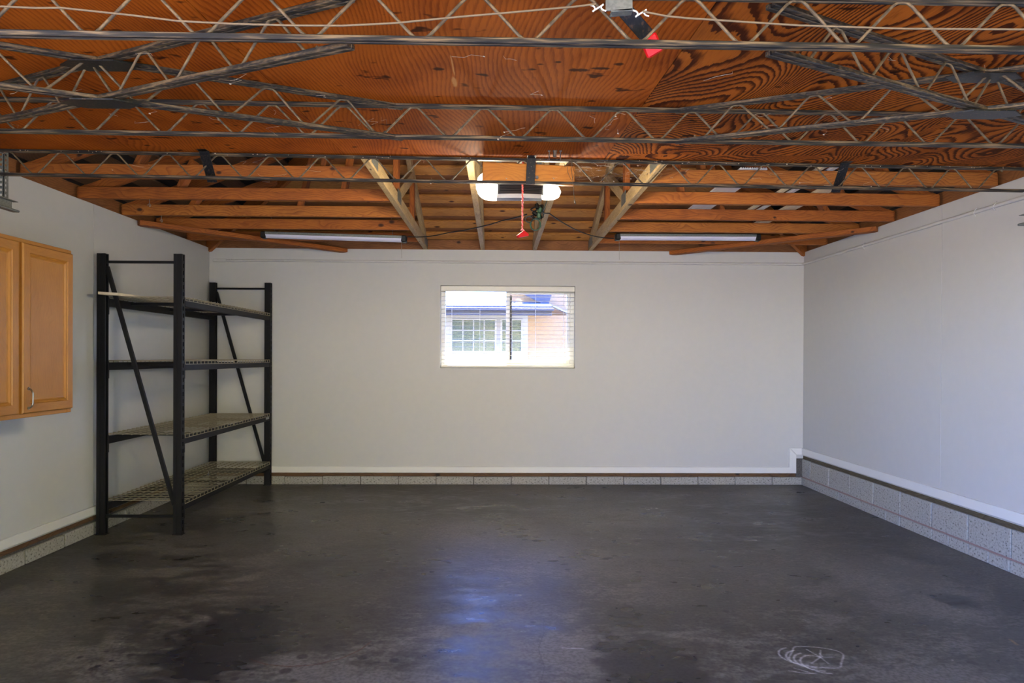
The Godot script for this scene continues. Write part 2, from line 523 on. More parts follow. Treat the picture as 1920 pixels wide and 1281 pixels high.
	M.stucco = patchy([Color(0.68, 0.535, 0.34), Color(0.72, 0.57, 0.37)], [0.3, 0.7], 0.03, 1.0, 0.9, 0.0, 23)
	M.cream = patchy([Color(0.84, 0.80, 0.72), Color(0.88, 0.84, 0.76)], [0.3, 0.7], 0.03, 1.0, 0.9, 0.0, 27)
	M.white_paint = mat(Color(0.70, 0.69, 0.66), 0.5)
	M.reflection_pane = patchy([Color(0.20, 0.26, 0.16), Color(0.46, 0.50, 0.34)], [0.35, 0.65], 0.05, 0.5, 0.12, 0.0, 29)  # uneven green puts the reflection of trees into the colour
	M.fascia = mat(Color(0.27, 0.27, 0.29), 0.6)
	M.roofing = patchy([Color(0.30, 0.30, 0.32), Color(0.42, 0.42, 0.44)], [0.3, 0.7], 0.06, 1.0, 0.9, 0.0, 24)
	M.leaf = patchy([Color(0.28, 0.37, 0.12), Color(0.52, 0.59, 0.26)], [0.3, 0.7], 0.05, 0.6, 0.7, 0.0, 25)
	M.bark = mat(Color(0.30, 0.24, 0.19), 0.9)
	M.glass = mat(Color(0.5, 0.52, 0.52, 0.10), 0.03)
	M.glass.metallic_specular = 0.15
	M.glass.transparency = BaseMaterial3D.TRANSPARENCY_ALPHA
	M.alu = mat(Color(0.82, 0.82, 0.79), 0.4, 0.1)
	M.slat = mat(Color(0.90, 0.89, 0.85), 0.45)
	M.web = mat(Color(0.78, 0.70, 0.60), 0.9)


# ---------------------------------------------------------------- scene
func _ready() -> void:
	rng.seed = 5
	var cam := Camera3D.new()
	cam.name = "camera"
	cam.projection = Camera3D.PROJECTION_FRUSTUM
	cam.near = 0.1
	cam.far = 200.0
	cam.size = 0.1 * 1281.0 / 1290.0
	cam.frustum_offset = Vector2(0.0, 0.1 * 35.3 / 1290.0)
	add_child(cam)
	cam.position = Vector3(0, 1.253, 0)
	cam.rotation = Vector3(-0.00423, -0.018955, 0.004674)
	cam.current = true

	var env := Environment.new()
	env.background_mode = Environment.BG_SKY
	var sky := ProceduralSkyMaterial.new()
	sky.sky_top_color = Color(0.26, 0.45, 0.95)
	sky.sky_horizon_color = Color(0.72, 0.86, 1.0)
	sky.sky_curve = 0.14
	sky.ground_bottom_color = Color(0.45, 0.42, 0.38)
	sky.ground_horizon_color = Color(0.62, 0.60, 0.57)
	sky.sky_energy_multiplier = 1.0
	sky.sun_angle_max = 1.0
	env.sky = Sky.new()
	env.sky.sky_material = sky
	env.background_energy_multiplier = 9.2
	env.tonemap_mode = Environment.TONE_MAPPER_LINEAR
	env.tonemap_exposure = 2.4
	env.sdfgi_enabled = true
	env.ssao_enabled = true
	env.ssil_enabled = true
	var we := WorldEnvironment.new()
	we.environment = env
	add_child(we)

	var sun := DirectionalLight3D.new()
	sun.name = "sun"
	sun.light_color = Color(1.0, 0.955, 0.80)
	sun.light_energy = 12.5
	sun.light_angular_distance = 0.53
	sun.shadow_enabled = true
	add_child(sun)
	sun.look_at_from_position(Vector3.ZERO, Vector3(0.12, -1.0, 0.42))

	make_materials()
	build_shell()
	build_roof()
	build_window()
	build_outside()
	build_door()
	build_rack()
	build_cabinets()
	build_opener()
	build_lamps()
	build_small_things()


func wall_boxes(called: String, rects: Array, fixed0: float, fixed1: float, along_x: bool, m: Material, parent: Node3D) -> MeshInstance3D:
	var s := mb()
	for r in rects:
		if along_x:
			bx(s, r[0], r[1], r[2], r[3], fixed0, fixed1)
		else:
			bx(s, fixed0, fixed1, r[2], r[3], r[0], r[1])
	return obj(called, s, m, parent)

func build_shell() -> void:
	# slab
	var s := mb()
	var uvf := func(x: float, d: float) -> Vector2: return Vector2((x + 2.9) / 6.0, (6.8 - d) / 5.8)
	var x0 := XL - 0.2
	var x1 := XR + 0.2
	var d0 := FRONT - 0.12
	var d1 := BW + 0.15
	quad(s, P(x0, 0, d0), P(x1, 0, d0), P(x1, 0, d1), P(x0, 0, d1), Vector3.UP, uvf.call(x0, d0), uvf.call(x1, d0), uvf.call(x1, d1), uvf.call(x0, d1))
	quad(s, P(x0, -0.15, d0), P(x1, -0.15, d0), P(x1, -0.15, d1), P(x0, -0.15, d1), Vector3.DOWN)
	quad(s, P(x0, -0.15, d0), P(x1, -0.15, d0), P(x1, 0, d0), P(x0, 0, d0), Vector3.BACK)
	quad(s, P(x0, -0.15, d1), P(x1, -0.15, d1), P(x1, 0, d1), P(x0, 0, d1), Vector3.FORWARD)
	quad(s, P(x0, -0.15, d0), P(x0, -0.15, d1), P(x0, 0, d1), P(x0, 0, d0), Vector3.LEFT)
	quad(s, P(x1, -0.15, d0), P(x1, -0.15, d1), P(x1, 0, d1), P(x1, 0, d0), Vector3.RIGHT)
	structure(obj("floor", s, M.slab))

	# back wall, with the window opening
	var wb := node("wall_back", P(0.1, 0, BW))
	structure(wb)
	var hole := [-0.578, 0.749, 1.147, 1.959]
	wall_boxes("panel", [[XL - 0.13, hole[0], 0.14, TOP], [hole[1], XR + 0.13, 0.14, TOP], [hole[0], hole[1], 0.14, hole[2]], [hole[0], hole[1], hole[3], TOP]], BW, BW + 0.13, true, M.wall, wb)
	# block kerb under it
	s = mb()
	bx(s, XL - 0.13, XR + 0.13, 0.0, 0.078, BW + 0.012, BW + 0.13)
	obj("kerb_core", s, M.mortar, wb)
	var x := XL
	while x < XR - 0.02:
		var e := minf(x + 0.37, XR)
		s = mb()
		bx(s, x + 0.003, e - 0.003, 0.0, 0.076 + rng.randf_range(-0.003, 0.003), BW - 0.012, BW + 0.03, 0.004)
		obj("block", s, M.block, wb)
		x = e
	s = mb()
	bx(s, XL, 1.3, 0.078, 0.118, BW + 0.006, BW + 0.1, 0.002, Vector2(0.3, 0.02))
	obj("sill_plate", s, M.sill, wb)
	s = mb()
	bx(s, 1.303, XR, 0.078, 0.118, BW + 0.004, BW + 0.1, 0.002, Vector2(1.3, 0.12))
	obj("sill_plate", s, M.sill, wb)
	# concrete return in the corner, below the step of the trim
	s = mb()
	bx(s, 2.955, XR + 0.02, 0.0, 0.262, BW - 0.006, BW + 0.03, 0.003)
	obj("block", s, M.mortar, wb)

	# side walls: panels over a backing, block kerb and sill plate below
	for side in [-1, 1]:
		var left: bool = side < 0
		var xf := XL if left else XR
		var o := node("wall_left" if left else "wall_right", P(xf, 0, 3.7))
		structure(o)
		var low := 0.13 if left else 0.29
		s = mb()
		bx(s, xf + side * 0.012, xf + side * 0.13, low, TOP, FRONT - 0.12, BW + 0.01)
		obj("backing", s, M.wall, o)
		var seam := 4.862 if left else 4.65
		var cuts := [FRONT, seam - 2.44, seam - 1.22, seam, BW]
		for k in 4:
			s = mb()
			bx(s, xf, xf + side * 0.013, low, TOP, cuts[k] + 0.0012, cuts[k + 1] - (0.0012 if k < 3 else 0.0), 0.0012)
			obj("panel", s, M.wall, o)
		var kt := 0.100 if left else 0.255
		var bm: Material = M.block
		s = mb()
		bx(s, xf + side * 0.012, xf + side * 0.13, 0.0, kt, FRONT - 0.12, BW + 0.01)
		obj("kerb_core", s, M.mortar, o)
		var d := BW - 0.188 + 0.37 * 0.0
		# joints seen in the photograph every 0.37 m
		var joints := []
		d = 6.594 if not left else 6.40
		while d > FRONT:
			joints.append(d)
			d -= 0.3727
		var ends := [BW] + joints + [FRONT]
		for k in ends.size() - 1:
			if ends[k] - ends[k + 1] < 0.03:
				continue
			var y0 := 0.0 if left else 0.083
			s = mb()
			bx(s, xf - side * (0.008 + rng.randf_range(0.0, 0.002)), xf + side * 0.05, y0, kt - (0.016 if left else 0.0) + rng.randf_range(-0.002, 0.002), ends[k + 1] + 0.005, ends[k] - 0.005, 0.004)
			obj("block", s, bm, o)
		if not left:
			var lows := [BW, 6.40, 6.03, 5.66, 5.28, 5.10, 4.72, 4.54, 4.345, 4.165, 3.99, 3.62, 3.25, 2.88, 2.5, 2.1, 1.7, 1.3, 0.95, FRONT]
			for k in lows.size() - 1:
				s = mb()
				bx(s, xf - (0.012 + rng.randf_range(0.0, 0.004)), xf + 0.05, 0.0, 0.072 + rng.randf_range(-0.002, 0.002), lows[k + 1] + 0.003, lows[k] - 0.003, 0.004)
				obj("block", s, bm, o)
			s = mb()
			bx(s, xf - 0.005, xf + 0.05, 0.071, 0.084, FRONT, BW)
			obj("mortar_joint", s, M.red_mortar, o)
		s = mb()
		bx(s, xf + side * 0.004, xf + side * 0.1, kt, low + 0.02, FRONT, BW, 0.002, Vector2(0.5, 0.07))
		obj("sill_plate", s, M.sill if left else M.grey_sill, o)

	# front wall behind the camera, with the wide opening for the door
	s = mb()
	for r in [[XL - 0.13, -2.33, 0.0, 2.75], [2.68, XR + 0.13, 0.0, 2.75], [-2.33, 2.68, 2.16, 2.75]]:
		bx(s, r[0], r[1], r[2], r[3], FRONT - 0.12, FRONT)
	structure(obj("wall_front", s, M.wall))

	# white trim boards along the foot of the walls
	s = mb()
	bx(s, XL, XL + 0.016, 0.142, 0.200, FRONT, BW - 0.016, 0.003)
	structure(obj("baseboard_left", s, M.trim))
	s = mb()
	bx(s, XL + 0.001, 2.955, 0.115, 0.176, BW - 0.016, BW, 0.003)
	structure(obj("baseboard_back", s, M.trim))
	s = mb()
	bx(s, XR - 0.018, XR, 0.302, 0.366, FRONT, BW - 0.017, 0.003)
	structure(obj("baseboard_right", s, M.trim))
	# the step of the trim up to the higher kerb on the right, mitred
	s = mb()
	prism(s, Transform3D(Basis(), P(0, 0, BW - 0.009)), PackedVector2Array([Vector2(2.885, 0.176), Vector2(2.952, 0.117), Vector2(2.952, 0.300), Vector2(2.887, 0.364)]), 0.019)
	structure(obj("trim_1", s, M.trim))
	s = mb()
	prism(s, Transform3D(Basis(), P(0, 0, BW - 0.009)), PackedVector2Array([Vector2(2.889, 0.366), Vector2(2.954, 0.302), Vector2(XR, 0.302), Vector2(XR, 0.366)]), 0.019)
	structure(obj("trim_2", s, M.trim))


func roof_y(t: float) -> float:
	return 2.396 + PITCH * t

func chord(s: SurfaceTool, a: Vector3, b: Vector3, w := 0.036, h := 0.082) -> void:
	beam(s, a, b, w, h, Vector3.UP, 0.0025, Vector2(rng.randf() * 2.4, rng.randf() * 0.3))

func gusset(at: Vector3, size: Vector2, parent: Node3D) -> void:
	var s := mb()
	cbox(s, Transform3D(Basis(), at), Vector3(0.0022, size.y, size.x), 0.0005)
	obj("gusset_plate", s, M.zinc, parent)

func build_roof() -> void:
	# sheathing: spaced boards under shakes, one hip slope at the back and a slope on each side
	var c := node("ceiling", P(0.1, TOP, 4.0))
	structure(c)
	var half := (XR - XL) / 2
	var t := 0.02
	while t < half - 0.02:
		var t1 := minf(t + 0.112, half)
		var k := rng.randi() % 2
		var uo := Vector2(rng.randf() * 2.4, rng.randf() * 0.3)
		# back slope
		var s := mb()
		var mid := (t + t1) / 2
		if XR - XL - 2 * mid > 0.05:
			var up := Vector3(0, 1, -PITCH).normalized()
			beam(s, P(XL + t, roof_y(mid) + 0.012, BW - mid), P(XR - t, roof_y(mid) + 0.012, BW - mid), t1 - t, 0.02, up, 0.002, uo)
			obj("sheathing_board", s, M.sheath[k], c)
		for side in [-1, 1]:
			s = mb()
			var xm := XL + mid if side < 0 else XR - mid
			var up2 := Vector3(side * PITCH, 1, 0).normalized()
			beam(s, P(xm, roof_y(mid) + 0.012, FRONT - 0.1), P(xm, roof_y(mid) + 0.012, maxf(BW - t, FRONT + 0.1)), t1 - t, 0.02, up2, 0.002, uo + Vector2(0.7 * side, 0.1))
			obj("sheathing_board", s, M.dark_deck, c)
		t += 0.196
	# undersides of the shakes, lapped rows above the gaps
	t = -0.45
	while t < half:
		var t1 := minf(t + 0.24, half)
		var uo := Vector2(rng.randf() * 2.4, rng.randf() * 0.3)
		var mid := (t + t1) / 2
		var s := mb()
		beam(s, P(XL + t, roof_y(mid) + 0.036, BW - mid), P(XR - t, roof_y(mid) + 0.036, BW - mid), t1 - t, 0.014, Vector3(0, 1, -PITCH - 0.05).normalized(), 0.0, uo)
		obj("shake_course", s, M.shake, c)
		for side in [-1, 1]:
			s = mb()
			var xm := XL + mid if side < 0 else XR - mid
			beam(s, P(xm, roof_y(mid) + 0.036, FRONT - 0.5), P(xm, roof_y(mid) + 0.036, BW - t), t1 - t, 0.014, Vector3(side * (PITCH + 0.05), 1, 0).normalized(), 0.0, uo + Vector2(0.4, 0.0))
			obj("shake_course", s, M.dark_course, c)
		t += 0.196
	# blocking between wall top and sheathing, and the front gable
	var sb := mb()
	bx(sb, XL - 0.1, XR + 0.1, TOP, TOP + 0.12, BW + 0.03, BW + 0.07, 0.0, Vector2(0.2, 0.1))
	bx(sb, XL - 0.07, XL - 0.03, TOP, TOP + 0.12, FRONT, BW, 0.0, Vector2(0.9, 0.02))
	bx(sb, XR + 0.03, XR + 0.07, TOP, TOP + 0.12, FRONT, BW, 0.0, Vector2(1.9, 0.2))
	obj("eave_blocking", sb, M.shake, c)
	sb = mb()
	prism(sb, Transform3D(Basis(), P(0, 0, FRONT - 0.06)), PackedVector2Array([Vector2(XL - 0.1, 2.3), Vector2(XR + 0.1, 2.3), Vector2((XL + XR) / 2, roof_y(half) + 0.02)]), 0.1)
	obj("gable", sb, M.shake, c)
	sb = mb()  # unseen overhang added to keep sun from entering the opening
	beam(sb, P(XL - 0.4, 2.46, FRONT - 0.6), P(XR + 0.4, 2.46, FRONT - 0.6), 1.0, 0.05, Vector3.UP, 0.004)
	obj("added_eave", sb, M.shake, c)

	# jack trusses running to the back wall
	var xs := [-0.726, -0.165, 0.346, 0.897]
	var which := ["outermost on the rack's side", "over the window's rack-side edge", "with the cord tangle hung on it", "outermost on the block kerb's side"]
	for i in 4:
		var x: float = xs[i]
		var o := node("jack_truss", P(x, TOP, BW))
		tag(o, "weathered grey-brown jack truss running to the back wall, " + which[i], "truss", "jack trusses at the back wall")
		var s := mb()
		chord(s, P(x, TOP + 0.043, BW - 0.005), P(x, TOP + 0.043, 3.55), 0.04, 0.086)
		obj("bottom_chord", s, M.grey_fir, o)
		var reach := minf(minf(x - XL, XR - x), BW - 3.9)
		s = mb()
		beam(s, P(x, TOP + 0.048, BW + 0.02), P(x, TOP + 0.048 + PITCH * reach, BW - reach), 0.038, 0.082, Vector3.UP, 0.0025, Vector2(rng.randf(), 0.1))
		obj("rafter", s, M.grey_fir, o)
		if i == 0 or i == 3:
			s = mb()
			beam(s, P(x, TOP + 0.08, 5.74), P(x, TOP + PITCH * (BW - 5.74) + 0.01, 5.74), 0.037, 0.085, Vector3.BACK, 0.002, Vector2(0.3, 0.1))
			obj("web", s, M.fir[1], o)
			s = mb()
			beam(s, P(x, TOP + 0.08, 4.86), P(x, TOP + PITCH * (BW - 4.86) + 0.01, 4.86), 0.037, 0.085, Vector3.BACK, 0.002, Vector2(1.3, 0.05))
			obj("web", s, M.fir[1], o)
			s = mb()
			beam(s, P(x, TOP + 0.09, 4.90), P(x, TOP + PITCH * (BW - 5.66) + 0.0, 5.66), 0.036, 0.085, Vector3.UP, 0.002, Vector2(0.8, 0.2))
			obj("web", s, M.grey_fir, o)
			var sg := 1.0 if i == 0 else -1.0
			gusset(P(x + sg * 0.0215, TOP + 0.07, 4.86), Vector2(0.17, 0.085), o)
			gusset(P(x + sg * 0.0215, TOP + 0.06, 3.90), Vector2(0.2, 0.09), o)
			gusset(P(x + sg * 0.0215, TOP + 0.055, 6.62), Vector2(0.26, 0.075), o)
		else:
			s = mb()
			beam(s, P(x, TOP + 0.08, 5.1), P(x, TOP + PITCH * (BW - 5.1) + 0.01, 5.1), 0.037, 0.085, Vector3.BACK, 0.002, Vector2(0.6, 0.1))
			obj("web", s, M.grey_fir, o)

	# side trusses: bottom chord from the side wall to the outer jack truss, rafter up to the hip
	var ds := [4.146, 4.700, 5.240, 5.755, 6.335]
	var nth := ["fifth", "fourth", "third", "second", "first"]
	for side in [-1, 1]:
		for i in 5:
			var d: float = ds[i]
			var xw := XL if side < 0 else XR
			var xi: float = (xs[0] - 0.021) if side < 0 else (xs[3] + 0.021)
			var o := node("side_truss", P(xw, TOP, d))
			tag(o, "orange fir side truss above the %s, %s from the back wall" % ["black rack" if side < 0 else "wall with the block kerb", nth[i]], "truss", "side trusses")
			var s := mb()
			chord(s, P(xw, TOP + 0.040, d), P(xi, TOP + 0.040, d), 0.038, 0.080)
			obj("bottom_chord", s, M.fir[(i + (0 if side < 0 else 2)) % 3], o)
			var reach := minf(BW - d, absf(xi - xw)) - 0.02
			s = mb()
			beam(s, P(xw + side * 0.04, TOP + 0.036, d + 0.037), P(xw - side * reach, TOP + 0.048 + PITCH * reach, d + 0.037), 0.036, 0.078, Vector3.UP, 0.002, Vector2(rng.randf() * 2, 0.1))
			obj("rafter", s, M.fir[1], o)
			if reach > 1.3:
				for f in [0.3, 0.85]:
					s = mb()
					var xx: float = xw - side * reach * f
					beam(s, P(xx, TOP + 0.04, d + 0.072), P(xx - side * 0.12, TOP + 0.05 + PITCH * (reach * f), d + 0.072), 0.034, 0.08, Vector3.BACK, 0.002, Vector2(rng.randf() * 2, 0.1))
					obj("web", s, M.fir[1], o)
		# hip rafter out of the corner
		var xc := XL if side < 0 else XR
		var s2 := mb()
		beam(s2, P(xc + side * 0.03, TOP + 0.02, BW + 0.03), P(xc - side * 2.0, TOP + 0.03 + PITCH * 2.0, BW - 2.0), 0.038, 0.14, Vector3.UP, 0.0025, Vector2(0.4, 0.15))
		tag(obj("hip_rafter", s2, M.fir[0]), "fir hip rafter rising out of the corner above the %s" % ("black rack" if side < 0 else "step in the white trim"), "rafter", "hip rafters")
		# flat tie across the corner
		s2 = mb()
		beam(s2, P(xc - side * 0.005, 2.291, 5.44), P(xc - side * 1.322, 2.291, BW - 0.006), 0.088, 0.038, Vector3.UP, 0.0025, Vector2(0.2 if side < 0 else 1.4, 0.1))
		tag(obj("corner_tie", s2, M.fir[1]), "flat fir plank tying the corner above the %s diagonally" % ("black rack" if side < 0 else "step in the white trim"), "plank", "diagonal corner ties")


func build_window() -> void:
	var w := node("window_1", P(0.085, 1.147, BW))
	structure(w)
	var fd := BW + 0.065
	var x0 := -0.578
	var x1 := 0.749
	var y0 := 1.147
	var y1 := 1.959
	var s := mb()
	for r in [[x0, x1, y0, y0 + 0.045], [x0, x1, y1 - 0.045, y1], [x0, x0 + 0.045, y0 + 0.045, y1 - 0.045], [x1 - 0.045, x1, y0 + 0.045, y1 - 0.045]]:
		bx(s, r[0], r[1], r[2], r[3], fd - 0.01, fd + 0.055, 0.003)
	obj("window_frame", s, M.alu, w)
	# sliding sash on the right, with its dark meeting edge
	s = mb()
	bx(s, 0.068, 0.108, y0 + 0.045, y1 - 0.045, fd - 0.005, fd + 0.02, 0.002)
	bx(s, x1 - 0.075, x1 - 0.045, y0 + 0.045, y1 - 0.045, fd - 0.005, fd + 0.02, 0.002)
	bx(s, 0.108, x1 - 0.075, y0 + 0.045, y0 + 0.082, fd - 0.005, fd + 0.02, 0.002)
	bx(s, 0.108, x1 - 0.075, y1 - 0.078, y1 - 0.045, fd - 0.005, fd + 0.02, 0.002)
	obj("sash", s, M.alu, w)
	s = mb()
	bx(s, 0.108, 0.126, y0 + 0.082, y1 - 0.09, fd - 0.008, fd + 0.012, 0.001)
	obj("weather_seal", s, M.black, w)
	s = mb()
	bx(s, x0 + 0.045, 0.085, y0 + 0.045, y1 - 0.045, fd + 0.034, fd + 0.038)
	obj("glass_pane", s, M.glass, w)
	s = mb()
	bx(s, 0.108, x1 - 0.075, y0 + 0.082, y1 - 0.078, fd + 0.006, fd + 0.010)
	obj("glass_pane", s, M.glass, w)

	# venetian blind in the opening
	var b := node("window_blind", P(0.085, y0, BW + 0.03))
	tag(b, "white venetian blind hanging with open slats in the small window", "blind")
	s = mb()
	bx(s, x0 + 0.004, x1 - 0.004, y1 - 0.056, y1 - 0.004, BW + 0.003, BW + 0.052, 0.003)
	obj("head_rail", s, M.slat, b)
	var y := 1.894
	while y > y0 + 0.05:
		s = mb()
		cbox(s, Transform3D(Basis(Vector3.RIGHT, 0.03), P(0.085, y, BW + 0.028)), Vector3(x1 - x0 - 0.014, 0.0028, 0.048), 0.0008)
		obj("slat", s, M.slat, b)
		y -= 0.0415
	s = mb()
	bx(s, x0 + 0.007, x1 - 0.007, y0 + 0.006, y0 + 0.024, BW + 0.004, BW + 0.052, 0.003)
	obj("bottom_rail", s, M.slat, b)
	for x in [-0.468, -0.19, 0.36, 0.64]:
		for dd in [0.003, 0.052]:
			s = mb()
			tube(s, [P(x, y0 + 0.02, BW + dd), P(x, y1 - 0.05, BW + dd)], 0.0011, 4)
			obj("ladder_cord", s, M.slat, b)


func build_outside() -> void:
	var s := mb()
	bx(s, -22.0, 22.0, -0.25, -0.02, -22.0, FRONT - 0.12)
	structure(obj("driveway", s, M.driveway))
	s = mb()
	bx(s, -12.0, 12.0, -0.3, -0.05, BW + 0.15, 26.0)
	structure(obj("side_yard", s, M.earth))
	# neighbour's house beyond the window
	var h := node("neighbor_house", P(0.5, -0.05, 11.0))
	tag(h, "peach stucco neighboring house seen through the window, with grey eave", "house")
	s = mb()
	bx(s, 0.17, 3.6, -0.05, 3.2, 11.25, 16.0)
	obj("upper_wall", s, M.stucco, h)
	s = mb()
	bx(s, -6.0, 0.46, -0.05, 1.99, 11.0, 11.25)
	obj("white_wall", s, M.white_paint, h)
	s = mb()
	bx(s, 0.46, 3.6, -0.05, 1.93, 11.02, 11.25)
	obj("lower_wall", s, M.stucco, h)
	# lean-to roof, its fascia and gutter
	s = mb()
	prism(s, Transform3D(Basis(Vector3(0, 0, 1), Vector3(0, 1, 0), Vector3(-1, 0, 0)), Vector3(-2.2, 0, 0)), PackedVector2Array([Vector2(-10.45, 1.985), Vector2(-11.8, 2.2), Vector2(-11.8, 2.25), Vector2(-10.45, 2.035)]), 6.0)
	obj("porch_roof", s, M.roofing, h)
	s = mb()
	bx(s, -5.2, 0.80, 1.89, 2.0, 10.43, 10.47, 0.004)
	obj("fascia", s, M.fascia, h)
	s = mb()
	bx(s, -5.2, 0.83, 1.955, 2.005, 10.36, 10.43, 0.01)
	obj("gutter", s, M.fascia, h)
	# raking eave of the gable behind
	s = mb()
	beam(s, P(0.25, 2.36, 11.15), P(1.15, 1.96, 11.15), 0.15, 0.022, Vector3.UP)
	obj("rake_board", s, M.white_paint, h)
	s = mb()
	prism(s, Transform3D(Basis(), P(0, 0, 11.03)), PackedVector2Array([Vector2(0.40, 2.262), Vector2(0.84, 2.262), Vector2(0.78, 2.07)]), 0.04)
	obj("rake_soffit", s, M.fascia, h)
	# windows with white grilles
	for q in [[-0.775, -0.038, 4], [0.02, 0.38, 2]]:
		var f := node("house_window", P((q[0] + q[1]) / 2, 1.325, 10.98), h)
		s = mb()
		for r in [[q[0], q[1], 1.325, 1.352], [q[0], q[1], 1.845, 1.868], [q[0], q[0] + 0.03, 1.352, 1.845], [q[1] - 0.03, q[1], 1.352, 1.845]]:
			bx(s, r[0], r[1], r[2], r[3], 10.96, 11.0, 0.003)
		var n: int = q[2]
		for k in range(1, n):
			var xx: float = q[0] + 0.03 + (q[1] - q[0] - 0.06) * k / n
			bx(s, xx - 0.009, xx + 0.009, 1.352, 1.845, 10.965, 10.985)
		for k in range(1, 3):
			var yy := 1.352 + 0.493 * k / 3.0
			bx(s, q[0] + 0.03, q[1] - 0.03, yy - 0.009, yy + 0.009, 10.965, 10.985)
		obj("grille", s, M.white_paint, f)
		s = mb()
		bx(s, q[0] + 0.02, q[1] - 0.02, 1.34, 1.856, 10.990, 10.998)
		obj("reflection_pane", s, M.reflection_pane, f)
	# unseen house across the street, sized to bounce warm light and block sky
	var f := node("unseen_house", P(5.0, -0.02, -16.0))
	tag(f, "cream stucco house across the street, unseen, sized to bounce warm light", "house")
	s = mb()
	bx(s, -8.5, 13.0, -0.02, 4.6, -21.0, -16.0)
	obj("wall", s, M.cream, f)
	s = mb()
	prism(s, Transform3D(Basis(Vector3(0, 0, 1), Vector3(0, 1, 0), Vector3(-1, 0, 0)), Vector3(2.25, 0, 0)), PackedVector2Array([Vector2(15.7, 4.55), Vector2(18.5, 6.2), Vector2(21.3, 4.55)]), 22.1)
	obj("roof", s, M.roofing, f)
	# unseen greenery right of the driveway and over the street, shaped to block sky
	unseen_hedge()
	unseen_tree()

func unseen_tree() -> void:  # out of view; crown placed to block blue sky ahead of the garage
	var o := node("unseen_tree", Vector3(3.0, -0.02, 9.0))
	tag(o, "broad leafy tree over the driveway, unseen, shaped to block the sky ahead", "tree")
	var s := mb()
	tube(s, [Vector3(3.0, -0.02, 9.0), Vector3(3.05, 1.6, 9.0), Vector3(2.9, 3.4, 9.1), Vector3(3.0, 5.5, 9.0)], 0.28, 10)
	obj("trunk", s, M.bark, o)
	s = mb()
	var n := noise(0.35, 4, 81)
	var us := 44
	var vs := 24
	var pt := func(i: int, j: int) -> Vector3:
		var a := TAU * (i % us) / us
		var b := PI * j / vs
		var v := Vector3(sin(b) * cos(a), cos(b), sin(b) * sin(a))
		var k := 1.0 + 0.30 * n.get_noise_3d(v.x * 6.0, v.y * 6.0, v.z * 6.0)
		return Vector3(3.0, 6.6, 9.0) + v * Vector3(6.4, 3.5, 4.2) * k
	for i in us:
		for j in vs:
			var a: Vector3 = pt.call(i, j)
			var m: Vector3 = (a + pt.call(i + 1, j + 1)) * 0.5
			quad(s, a, pt.call(i + 1, j), pt.call(i + 1, j + 1), pt.call(i, j + 1), m - Vector3(3.0, 6.6, 9.0))
	obj("crown", s, M.leaf, o)

func unseen_hedge() -> void:  # out of view; height set to block sky from the left wall
	var s := mb()
	var n := noise(0.9, 3, 71)
	var us := 40
	var vs := 16
	var pt := func(i: int, j: int) -> Vector3:
		var z := 5.2 * i / us - 0.2
		var a := PI * j / vs
		var x := 4.6 - cos(a) * 1.1
		var y := sin(a) * 4.6
		var k := 1.0 + 0.16 * n.get_noise_3d(x, y, z)
		return Vector3(4.6 + (x - 4.6) * k, maxf(y * k, -0.02) - 0.02 if j > 0 and j < vs else -0.02, z)
	for i in us:
		for j in vs:
			var a: Vector3 = pt.call(i, j)
			quad(s, a, pt.call(i + 1, j), pt.call(i + 1, j + 1), pt.call(i, j + 1), a - Vector3(4.6, 0.5, a.z))
	tag(obj("unseen_hedge", s, M.leaf), "tall clipped green shrubbery along the driveway, unseen, shaped to block sky", "unseen_hedge")


# ---------------------------------------------------------------- raised door
func door_y(d: float) -> float:      # underside of the plywood
	return 2.1905 + DT * (d - 3.16)

func ply_edge(x: float) -> float:    # the door's inner edge runs slightly out of square
	return 3.29 + 0.037 * (x - 0.16)

func door_truss(parent: Node3D, a: Vector2, b: Vector2, first: float, pitch: float, w: float, m: Material) -> void:
	# a, b: (x, d) of the ends; chords 0.108 apart
	var t := node("truss", P((a.x + b.x) / 2, door_y((a.y + b.y) / 2) - 0.11, (a.y + b.y) / 2), parent)
	var dep := 0.108
	var ta := P(a.x, door_y(a.y) - 0.007, a.y)
	var tb := P(b.x, door_y(b.y) - 0.007, b.y)
	var dn := Vector3(0, -dep, 0)
	for k in [["top_chord", ta, tb, M.truss], ["bottom_chord", ta + dn, tb + dn, m]]:
		var s := mb()
		var side: Vector3 = (tb - ta).cross(Vector3.UP).normalized()
		# two angles back to back with the rod between them
		for g in [-1.0, 1.0]:
			var off: Vector3 = side * g * (w * 0.28)
			beam(s, k[1] + off, k[2] + off, w * 0.44, 0.0125, Vector3.UP, 0.002)
		obj(k[0], s, k[3], t)
	# zigzag rod
	var l := ta.distance_to(tb)
	var u := (tb - ta) / l
	var pts := []
	var p := first
	while p > pitch * 0.5:
		p -= pitch
	while p < l - 0.02:
		for q in [[-0.022, 1.0, 0.012], [-0.010, 1.0, 0.003], [0.010, 1.0, 0.003], [0.022, 1.0, 0.012], [pitch / 2 - 0.022, 0.0, 0.012], [pitch / 2 - 0.010, 0.0, 0.003], [pitch / 2 + 0.010, 0.0, 0.003], [pitch / 2 + 0.022, 0.0, 0.012]]:
			var at: float = p + q[0]
			if at > 0.01 and at < l - 0.01:
				var lift: float = q[2] + 0.002
				var base: Vector3 = ta + u * at
				pts.append(base + (dn + Vector3(0, lift, 0) if q[1] > 0.5 else Vector3(0, -lift, 0)))
		p += pitch
	var s := mb()
	tube(s, pts, 0.0037, 6)
	obj("web_rod", s, M.rod, t)

